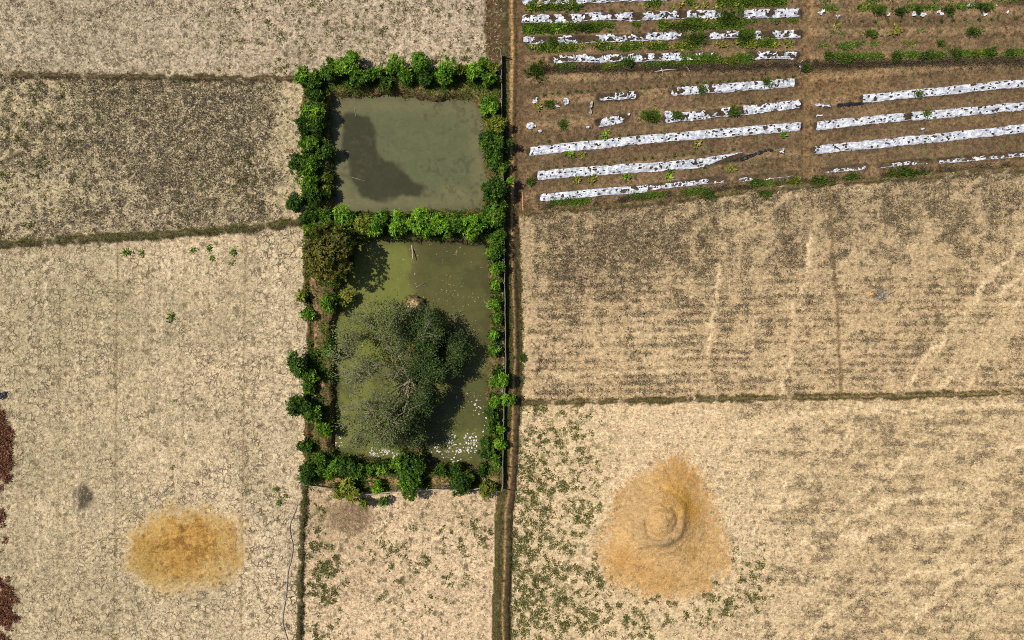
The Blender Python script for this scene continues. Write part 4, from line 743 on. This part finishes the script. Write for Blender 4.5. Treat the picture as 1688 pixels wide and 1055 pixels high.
stuff_tufts('red_leaves', 'reddish dead leaves on the heaps at the left edge', sm(0.35, 0.7, redp), 1500, 0.2, 0.1, 7, 'red', M_STRAW, 0.4)
stuff_tufts('dry_brush', 'dark dead brush along the plot edges', (wd + np.exp(-((V - np.interp(U, [890, 1320, 1688], [344, 303, 275])) / 6) ** 2) * sm(0.4, 0.6, med2)) * (Rid == 4), 3500, 0.26, 0.25, 8, 'matted', M_STRAW, 0.12)
# floating straw and white petals on the lower pond
def floaters(name, label, wfn, n, L0, L1, asp, tone, box):
    pts = []
    while len(pts) < n:
        u, v_ = rg.uniform(box[0], box[1]), rg.uniform(box[2], box[3])
        if rg.random() < wfn(u, v_): pts.append((u, v_))
    p = np.array(pts); pos = np.stack([wx(p[:, 0]), wy(p[:, 1]), np.full(n, WZ + 0.012)], 1); a = rg.random(n) * 6.28; L = L0 + (L1 - L0) * rg.random(n) ** 2
    v, f = leaves(pos, np.stack([np.cos(a), np.sin(a), 0 * a], 1), np.tile((0, 0, 1.0), (n, 1)), L, L * asp * (0.5 + rg.random(n))); v[:, 2] = np.maximum(v[:, 2], WZ + 0.006)
    o = mesh(name, v, f, M_STRAW, None, False, {'leafcol': leafcols(n, tone)}); tag(o, label, 'floating litter', None, 'stuff')
PAL['petal'] = pal((190, 176, 168), (220, 208, 204), (236, 228, 226)) * 0.8
cl = [(760, 738, 22, 16, 1), (742, 735, 6, 14, .8), (637, 752, 20, 7, 1.2), (556, 733, 8, 12, 1.2), (615, 750, 14, 8, .7), (720, 745, 8, 10, .6), (790, 760, 14, 5, .5), (765, 665, 14, 12, .25), (790, 700, 14, 30, .25), (700, 762, 30, 4, .5)]
n_cl = lambda u, v_: sum(k * math.exp(-((u - a) / c) ** 2 - ((v_ - b) / d) ** 2) for a, b, c, d, k in cl) * (0.10 + 1.1 * float(sm(0.55, 0.75, fbm(np.array([u]), np.array([v_]), 9, 2, 113))[0]))
floaters('petal_litter', 'white petals floating along the bottom of the lower pond', n_cl, 430, 0.07, 0.30, 0.6, 'petal', (550, 806, 640, 768))
st_ = lambda u, v_: (0.12 + 0.5 * float(sm(675, 690, u)) * (1 - 0.0)) * (0.1 + float(sm(0.52, 0.7, fbm(np.array([u]), np.array([v_]), 26, 3, 111))[0])) + 0.8 * math.exp(-((u - 680) / 5) ** 2) * (v_ < 480) + 0.15 * math.exp(-((v_ - 745) / 25) ** 2)
PAL['flt'] = pal((110, 98, 60), (132, 118, 76), (158, 142, 98), (204, 190, 150)) * 0.7
floaters('floating_straw', 'tan straw and leaf litter floating on the lower pond', st_, 1300, 0.06, 0.26, 0.32, 'flt', (560, 806, 400, 765))

# ------------------------------------------------------------------ white mulch film
def biggest(keep):
    m, n = keep.shape; lab = np.zeros((m, n), int); best = (0, 0); cur = 0; kl = keep.tolist(); ll = lab.tolist()
    for j in range(m):
        for i in range(n):
            if kl[j][i] and not ll[j][i]:
                cur += 1; ll[j][i] = cur; st = [(j, i)]; c = 0
                while st:
                    a, b = st.pop(); c += 1
                    for p, q in ((a - 1, b), (a + 1, b), (a, b - 1), (a, b + 1)):
                        if 0 <= p < m and 0 <= q < n and kl[p][q] and not ll[p][q]: ll[p][q] = cur; st.append((p, q))
                if c > best[0]: best = (c, cur)
    return np.array(ll) == best[1]
def film(pts, w, tear, gaps, label, seed, taper=0.0):
    P = np.array(pts, float); seg = np.hypot(*np.diff(P, axis=0).T); cum = np.r_[0, np.cumsum(seg)]; L = cum[-1]; st = 0.62; n = int(L / st); s = np.linspace(0, L, n)
    cx = np.interp(s, cum, P[:, 0]); cy = np.interp(s, cum, P[:, 1]); nv = int(w / st) + 3; q = np.linspace(-1, 1, nv); SS, QQ = np.meshgrid(s, q)
    ef = (fbm(SS, QQ * 0 + seed * 11, 38, 3, 200 + seed) - 0.5) * 2.4 * (0.5 + tear); wv = np.interp(s, [0, 8, L - 8, L], [0.92, 1, 1, 0.92]) * (w / 2)
    uu = cx[None] + 0 * QQ; vv = cy[None] + QQ * wv[None] + ef
    uu = uu + (fbm(SS, QQ * 6 + seed, 9, 2, 300 + seed) - 0.5) * 3
    h = fbm(uu, vv, 6, 3, 400 + seed) ; dx = fbm(uu, vv, 9, 3, 500 + seed)
    x = wx(uu); y = wy(vv); bedz = hz(x, y); z = np.maximum(bedz, 0.04) + 0.05 + 0.13 * (h - 0.35) * (0.5 + tear)
    z -= 0.03 * (np.abs(QQ) > 0.96)
    fq = lambda a: 0.25 * (a[:-1, :-1] + a[1:, :-1] + a[:-1, 1:] + a[1:, 1:])
    U4, V4, S4, Q4 = fq(uu), fq(vv), fq(SS), fq(QQ); rh = np.random.default_rng(900 + seed)
    jit = (fbm(U4, V4, 3.2, 2, 600 + seed) - 0.5); hole = np.zeros(U4.shape, bool)
    for k in range(int(L / (4.6 - 1.2 * tear))):                     # planting holes, burnt and torn wider
        a, b, rx, ry = rh.uniform(0, L), rh.uniform(-0.85, 0.85) * w / 2, rh.uniform(1.0, 2.7), rh.uniform(0.9, 1.9)
        hole |= ((S4 - a) / rx) ** 2 + ((Q4 * w / 2 - b) / ry) ** 2 + jit * 1.6 < 1
    for k in range(rh.poisson(L * (0.006 + 0.055 * tear ** 1.4))):   # larger rips down to the soil
        a, b, rx, ry = rh.uniform(0, L), rh.uniform(-0.9, 0.9) * w / 2, rh.uniform(3.0, 5.0 + 9 * tear), rh.uniform(2.2, 3.4 + 3.5 * tear)
        hole |= ((S4 - a) / rx) ** 2 + ((Q4 * w / 2 - b) / ry) ** 2 + jit * 2.2 < 1
    keep = ~hole; eat = (fbm(S4, Q4 * 0, 7, 3, 660 + seed) - 0.42) * 1.5 * (tear + 0.16); eat2 = (fbm(S4, Q4 * 0, 6, 3, 670 + seed) - 0.42) * 1.5 * (tear + 0.16)
    keep &= (Q4 < 1 - eat) & (Q4 > -1 + eat2)
    for g0, g1 in gaps: keep &= ~((U4 + jit * 8 > g0) & (U4 + jit * 8 < g1))
    endw = (fbm(S4 * 0, V4, 5, 2, 760 + seed) - 0.3) * 8 * tear; keep &= (S4 > endw) & (S4 < L - endw)
    lo = 0.88 - np.maximum(0, eat) * 0.0; keep |= (Q4 > lo - 2.6 * st / w) & (Q4 < lo) & (S4 > endw + 1) & (S4 < L - endw - 1)   # the buried hem holds the pieces together
    if taper: keep &= ~((U4 > taper) & (fq(QQ) > 0.9 - 1.7 * sm(taper, cx[-1], U4)))
    keep = biggest(keep)
    id_ = np.arange(n * nv).reshape(nv, n); f = np.stack([id_[:-1, :-1], id_[1:, :-1], id_[1:, 1:], id_[:-1, 1:]], -1).reshape(-1, 4)[keep.ravel()]
    u, inv = np.unique(f, return_inverse=True); v = np.stack([x, y, z], -1).reshape(-1, 3)[u]
    o = mesh('mulch_film', v, inv.reshape(-1, 4), M_FILM, None, True); tag(o, label, 'mulch film', 'white mulch film rows')
for i, (pts, w, tear, gaps, lb) in enumerate(STRIPS): film(pts, w, min(0.85, tear * 1.35 if tear > 0.3 else tear + 0.03), gaps, lb, i, 1150 if i == 13 else 0)
def crumple(px, py, rx, ry, label, mat=M_FILM, name='plastic_scrap', cat='scrap', hgt=0.22, tear=0.62, rot=0.0, group='torn plastic scraps'):
    sd = int(px * 3 + py); n = max(10, int(rx * 2 / 0.6)); m = max(8, int(ry * 2 / 0.6)); a, b = np.meshgrid(np.linspace(-1, 1, n), np.linspace(-1, 1, m))
    uu = px + a * rx * math.cos(rot) - b * ry * math.sin(rot); vv = py + a * rx * math.sin(rot) + b * ry * math.cos(rot); x = wx(uu); y = wy(vv); z = hz(x, y) + 0.04 + hgt * fbm(uu, vv, 3.5, 3, sd)
    d = a * a + b * b + (fbm(uu, vv, 5, 3, sd + 1) - 0.5) * 2.2; q = 0.25 * (d[:-1, :-1] + d[1:, :-1] + d[:-1, 1:] + d[1:, 1:]); keep = q < tear
    if keep.sum() < 4: keep = q < np.partition(q.ravel(), 6)[6]
    keep = biggest(keep)
    id_ = np.arange(n * m).reshape(m, n); f = np.stack([id_[:-1, :-1], id_[1:, :-1], id_[1:, 1:], id_[:-1, 1:]], -1).reshape(-1, 4)[keep.ravel()]; u, inv = np.unique(f, return_inverse=True)
    o = mesh(name, np.stack([x, y, z], -1).reshape(-1, 3)[u], inv.reshape(-1, 4), mat, None, True); tag(o, label, cat, group)
for a in ((881, 168, 6, 8, 'white plastic scrap with a yellow plant beside the path'), (931, 169, 6, 7, 'small white plastic scrap right of green weeds near the path'), (918, 176, 5, 2, 'tiny flat white scrap on soil near the path'), (881, 209, 16, 6, 'white plastic scrap nearest the path beside bare soil'), (1043, 189, 9, 4, 'small torn scrap above the weed clump of the sixth row'), (1100, 190, 8, 6, 'ragged scrap at the left end of the sixth half row'), (890, 217, 3, 2, 'tiny white speck of plastic by the path'), (968, 211, 3, 2, 'tiny white plastic speck on bare brown soil'), (1350, 22, 8, 5, 'leftmost white scrap at the top of the right plot'), (1464, 23, 6, 5, 'upright white scrap below the green bush at the top right'), (1505, 24, 4, 4, 'small white scrap second of the top right bed'), (1519, 26, 6, 3, 'flat white scrap in the middle of the top right bed'), (1547, 23, 6, 4, 'white scrap below the dark bush at the top right'), (1592, 11, 12, 3, 'long thin white scrap left of the tall corner bush'), (1617, 25, 7, 4, 'white scrap below the tall corner bush'), (1648, 10, 7, 3, 'white scrap right of the tall corner bush'), (1657, 22, 3, 4, 'small white scrap nearest the top right corner'), (1380, 29, 5, 5, 'grey white scrap low in the top right bed'), (1318, 114, 4, 4, 'round white plastic lump at the middle track'), (1352, 191, 7, 2, 'thin white scrap beside the twisted film end'), (1520, 212, 3, 2, 'tiny white scrap below the soil notch'), (866, 67, 5, 5, 'round white plastic ball beside the path at the third row')): crumple(*a)
crumple(1238, 257, 26, 2.6, 'dark folded tail of the loose ended film', M_BLACK, rot=-0.36, hgt=0.25, tear=1.05)
crumple(1286, 254, 4, 9, 'black and white plastic twist standing by the middle track', M_FILM, hgt=0.4, tear=0.8); crumple(1272, 250, 9, 3, 'dark plastic strand between folded film and middle track', M_BLACK, rot=0.3)
crumple(1400, 173, 22, 2.5, 'black twisted film rope left of the long film', M_BLACK, rot=-0.05, tear=1.0); crumple(1355, 175, 18, 2, 'white twisted film strand at the middle track', M_FILM, rot=0.06, tear=0.9)
crumple(974, 178, 2.5, 14, 'long dark plastic strand lying across bare soil', M_GREYRAG, rot=0.12, tear=0.8)
crumple(4, 652, 9, 5, 'torn black plastic on the left border of the clay field', M_BLACK, hgt=0.35, rot=-0.5, tear=0.8)
def heap():
    t = thing('rubbish_heap', 'small burnt rubbish heap with an orange rag in the grey field', 'rubbish heap', (wx(1448), wy(485), float(hz(np.array(wx(1448)), np.array(wy(485))))))
    b = MB()
    for k in range(22):
        a = R.random() * 6.28; c = np.array([R.gauss(0.3, .5), R.gauss(0, .22), R.uniform(0.03, .2)]); d = np.array([math.cos(a), math.sin(a), R.uniform(-.3, .3)]) * R.uniform(.2, .45); b.tube([c - d, c + d], 0.025, 6)
    b.build('burnt_sticks', M_GREYRAG, t)
    b = MB()
    for k in range(14):
        a = R.random() * 6.28; c = np.array([R.gauss(0.0, .35), R.gauss(-.05, .14), R.uniform(0.02, .12)]); d = np.array([math.cos(a), math.sin(a), 0]) * R.uniform(.15, .35); b.tube([c - d, c + d], 0.03, 6)
    b.build('charred_sticks', M_POST, t)
    g = np.linspace(-1, 1, 9); a, c = np.meshgrid(g, g); z = 0.12 + 0.14 * fbm(a * 10 + 50, c * 10 + 20, 5, 3, 9); v = np.stack([-0.75 + a * 0.2, c * 0.12, z], -1).reshape(-1, 3); id_ = np.arange(81).reshape(9, 9)
    mesh('orange_rag', v, np.stack([id_[:-1, :-1], id_[:-1, 1:], id_[1:, 1:], id_[1:, :-1]], -1).reshape(-1, 4), M_ORANGE, t, True)
heap()

# ------------------------------------------------------------------ fences, hose, sticks
def gz(px, py): return float(hz(np.array(wx(px)), np.array(wy(py))))
def net_fence():
    line = [(827, 92), (827.5, 200), (830, 330), (832, 450), (833.5, 560), (834, 610), (831, 668), (829.5, 740), (829, 804)]
    ys_ = np.linspace(92, 804, 290); xs_ = np.interp(ys_, [p[1] for p in line], [p[0] for p in line]) + 0.5 * np.sin(ys_ * 0.13) * 0.6
    t = thing('net_fence', 'long low grey net fence between the ponds and the dirt track', 'fence', (wx(830), wy(450), gz(830, 450))); ox, oy, oz = t.location
    v = []; f = []
    for i, (a, b) in enumerate(zip(xs_, ys_)):
        z = gz(a, b) - oz; hh = 0.72 + 0.08 * math.sin(b * 0.21) + 0.05 * math.sin(b * 0.53)
        for s_, q in ((-.02, -.05), (.02, -.05), (.02, hh), (-.02, hh)): v.append((wx(a) - ox + s_, wy(b) - oy, z + q))
        if i:
            k = i * 4
            for j in range(4): f.append((k - 4 + j, k - 4 + (j + 1) % 4, k + (j + 1) % 4, k + j))
    mesh('net_panel', v, f, M_NET, t)
    rail = MB(); rail.tube([(wx(a) - ox, wy(b) - oy, gz(a, b) - oz + 0.74 + 0.05 * math.sin(b * 0.3)) for a, b in zip(xs_[::4], ys_[::4])], 0.045, 6); rail.build('rail', M_POST, t)
    for k, b in enumerate(np.linspace(94, 803, 20)):
        a = float(np.interp(b, ys_, xs_)); z = gz(a, b) - oz; p = MB(); hh = 1.9 if k == 0 else 1.0 + 0.35 * R.random(); p.tube([(wx(a) - ox - .07, wy(b) - oy, z - .3), (wx(a) - ox - .07 + R.uniform(-.05, .05), wy(b) - oy, z + hh)], [0.07, 0.055], 8); p.build('post', M_POST, t)
net_fence()
def bamboo_rail():
    pts = [(506, 796), (552, 803), (600, 813), (655, 806), (705, 804), (732, 803), (770, 806), (812, 797)]
    t = thing('bamboo_rail_fence', 'pale bamboo rail fence below the lower pond', 'fence', (wx(660), wy(806), gz(660, 806))); ox, oy, oz = t.location
    P = [np.array([wx(a) - ox, wy(b) - oy, gz(a, b) - oz]) for a, b in pts]
    for k in range(len(P) - 1):
        b = MB(); b.tube([P[k] + (-.15, 0, .8 + .03 * (k % 2)), (P[k] + P[k + 1]) / 2 + (0, 0.02, .83), P[k + 1] + (.15, 0, .8 + .03 * (k % 2))], 0.05, 6); b.build('rail', M_BAMBOO, t)
    for q in P: b = MB(); b.tube([q + (0, 0.08, -.3), q + (0, .08, 1.0)], 0.06, 6); b.build('post', M_POST, t)
bamboo_rail()
hp = [(491, 833), (484, 850), (477, 868), (480, 885), (484, 900), (481, 922), (475, 940), (474, 960), (472, 985), (468, 1005), (466, 1020), (468, 1036), (475, 1055), (478, 1085)]
hs = np.linspace(0, len(hp) - 1, 60); hx = np.interp(hs, range(len(hp)), [p[0] for p in hp]); hy = np.interp(hs, range(len(hp)), [p[1] for p in hp]); hx = np.convolve(np.pad(hx, 2, 'edge'), np.ones(5) / 5, 'valid')
b = MB(); b.tube([(wx(a), wy(c), gz(a, c) + 0.05) for a, c in zip(hx, hy)], 0.042, 6); tag(b.build('hose', M_HOSE), 'grey blue hose winding down the pale clay beside the bund', 'hose')
def stick(a, b, label, mat, rad=0.05, z0=None, z1=None, grp='loose sticks'):
    p0 = np.array([wx(a[0]), wy(a[1]), (gz(*a) + 0.06) if z0 is None else z0]); p1 = np.array([wx(b[0]), wy(b[1]), (gz(*b) + 0.06) if z1 is None else z1]); m_ = (p0 + p1) / 2 + np.array([R.uniform(-.06, .06), R.uniform(-.06, .06), .02]); m = MB(); m.tube([p0, m_, p1], [rad, rad * .9, rad * .6], 6); tag(m.build('stick', mat), label, 'stick', grp)
stick((862, 317), (863.5, 365), 'long orange wooden pole lying beside the track at the plot corner', M_STAKE, 0.085)
stick((1078, 120), (1113, 116), 'pale stick lying level below the shredded fourth film row', M_PALE); stick((1089, 112), (1092, 124), 'short pale stick crossing the level one', M_PALE); stick((1127, 107), (1136, 119), 'pale slanting stick alone below the fourth film row', M_PALE); stick((1424, 101), (1432, 97), 'short pale stick among the right plot weeds', M_PALE); stick((1322, 100), (1317, 112), 'pale stick with a white lump at the middle track', M_PALE)
stick((583, 170), (584.5, 190), 'thin stick standing out of the upper pond near its top', M_BAMBOO, .022, WZ - .05, WZ + .12); stick((558, 246), (576, 249), 'thin stick floating above the dark patch left edge', M_BAMBOO, .02, WZ + .02, WZ + .04); stick((573, 289), (601, 297), 'longer thin stick floating on the dark pond patch', M_BAMBOO, .02, WZ + .02, WZ + .05)
stick((677, 402), (680, 427), 'pale stout post leaning in the lower pond below the dike', M_BAMBOO, .07, WZ - .1, WZ + .6); stick((683, 476), (700, 466), 'crooked tan branch in the lower pond above the sandy islet', M_POST, .04, WZ, WZ + .1); stick((690, 472), (703, 470), 'second thin tan branch above the sandy islet', M_POST, .03, WZ, WZ + .1)
for k, (a, b) in enumerate((((787, 196), (797, 210)), ((790, 205), (802, 201)), ((789, 214), (801, 206)))): stick(a, b, ('bare pinkish twig lowest at the upper pond right shore', 'bare pinkish twig level at the upper pond right shore', 'bare pinkish twig slanting up at the upper pond right shore')[k], M_TWIG, .03, WZ + .1, WZ + .5)
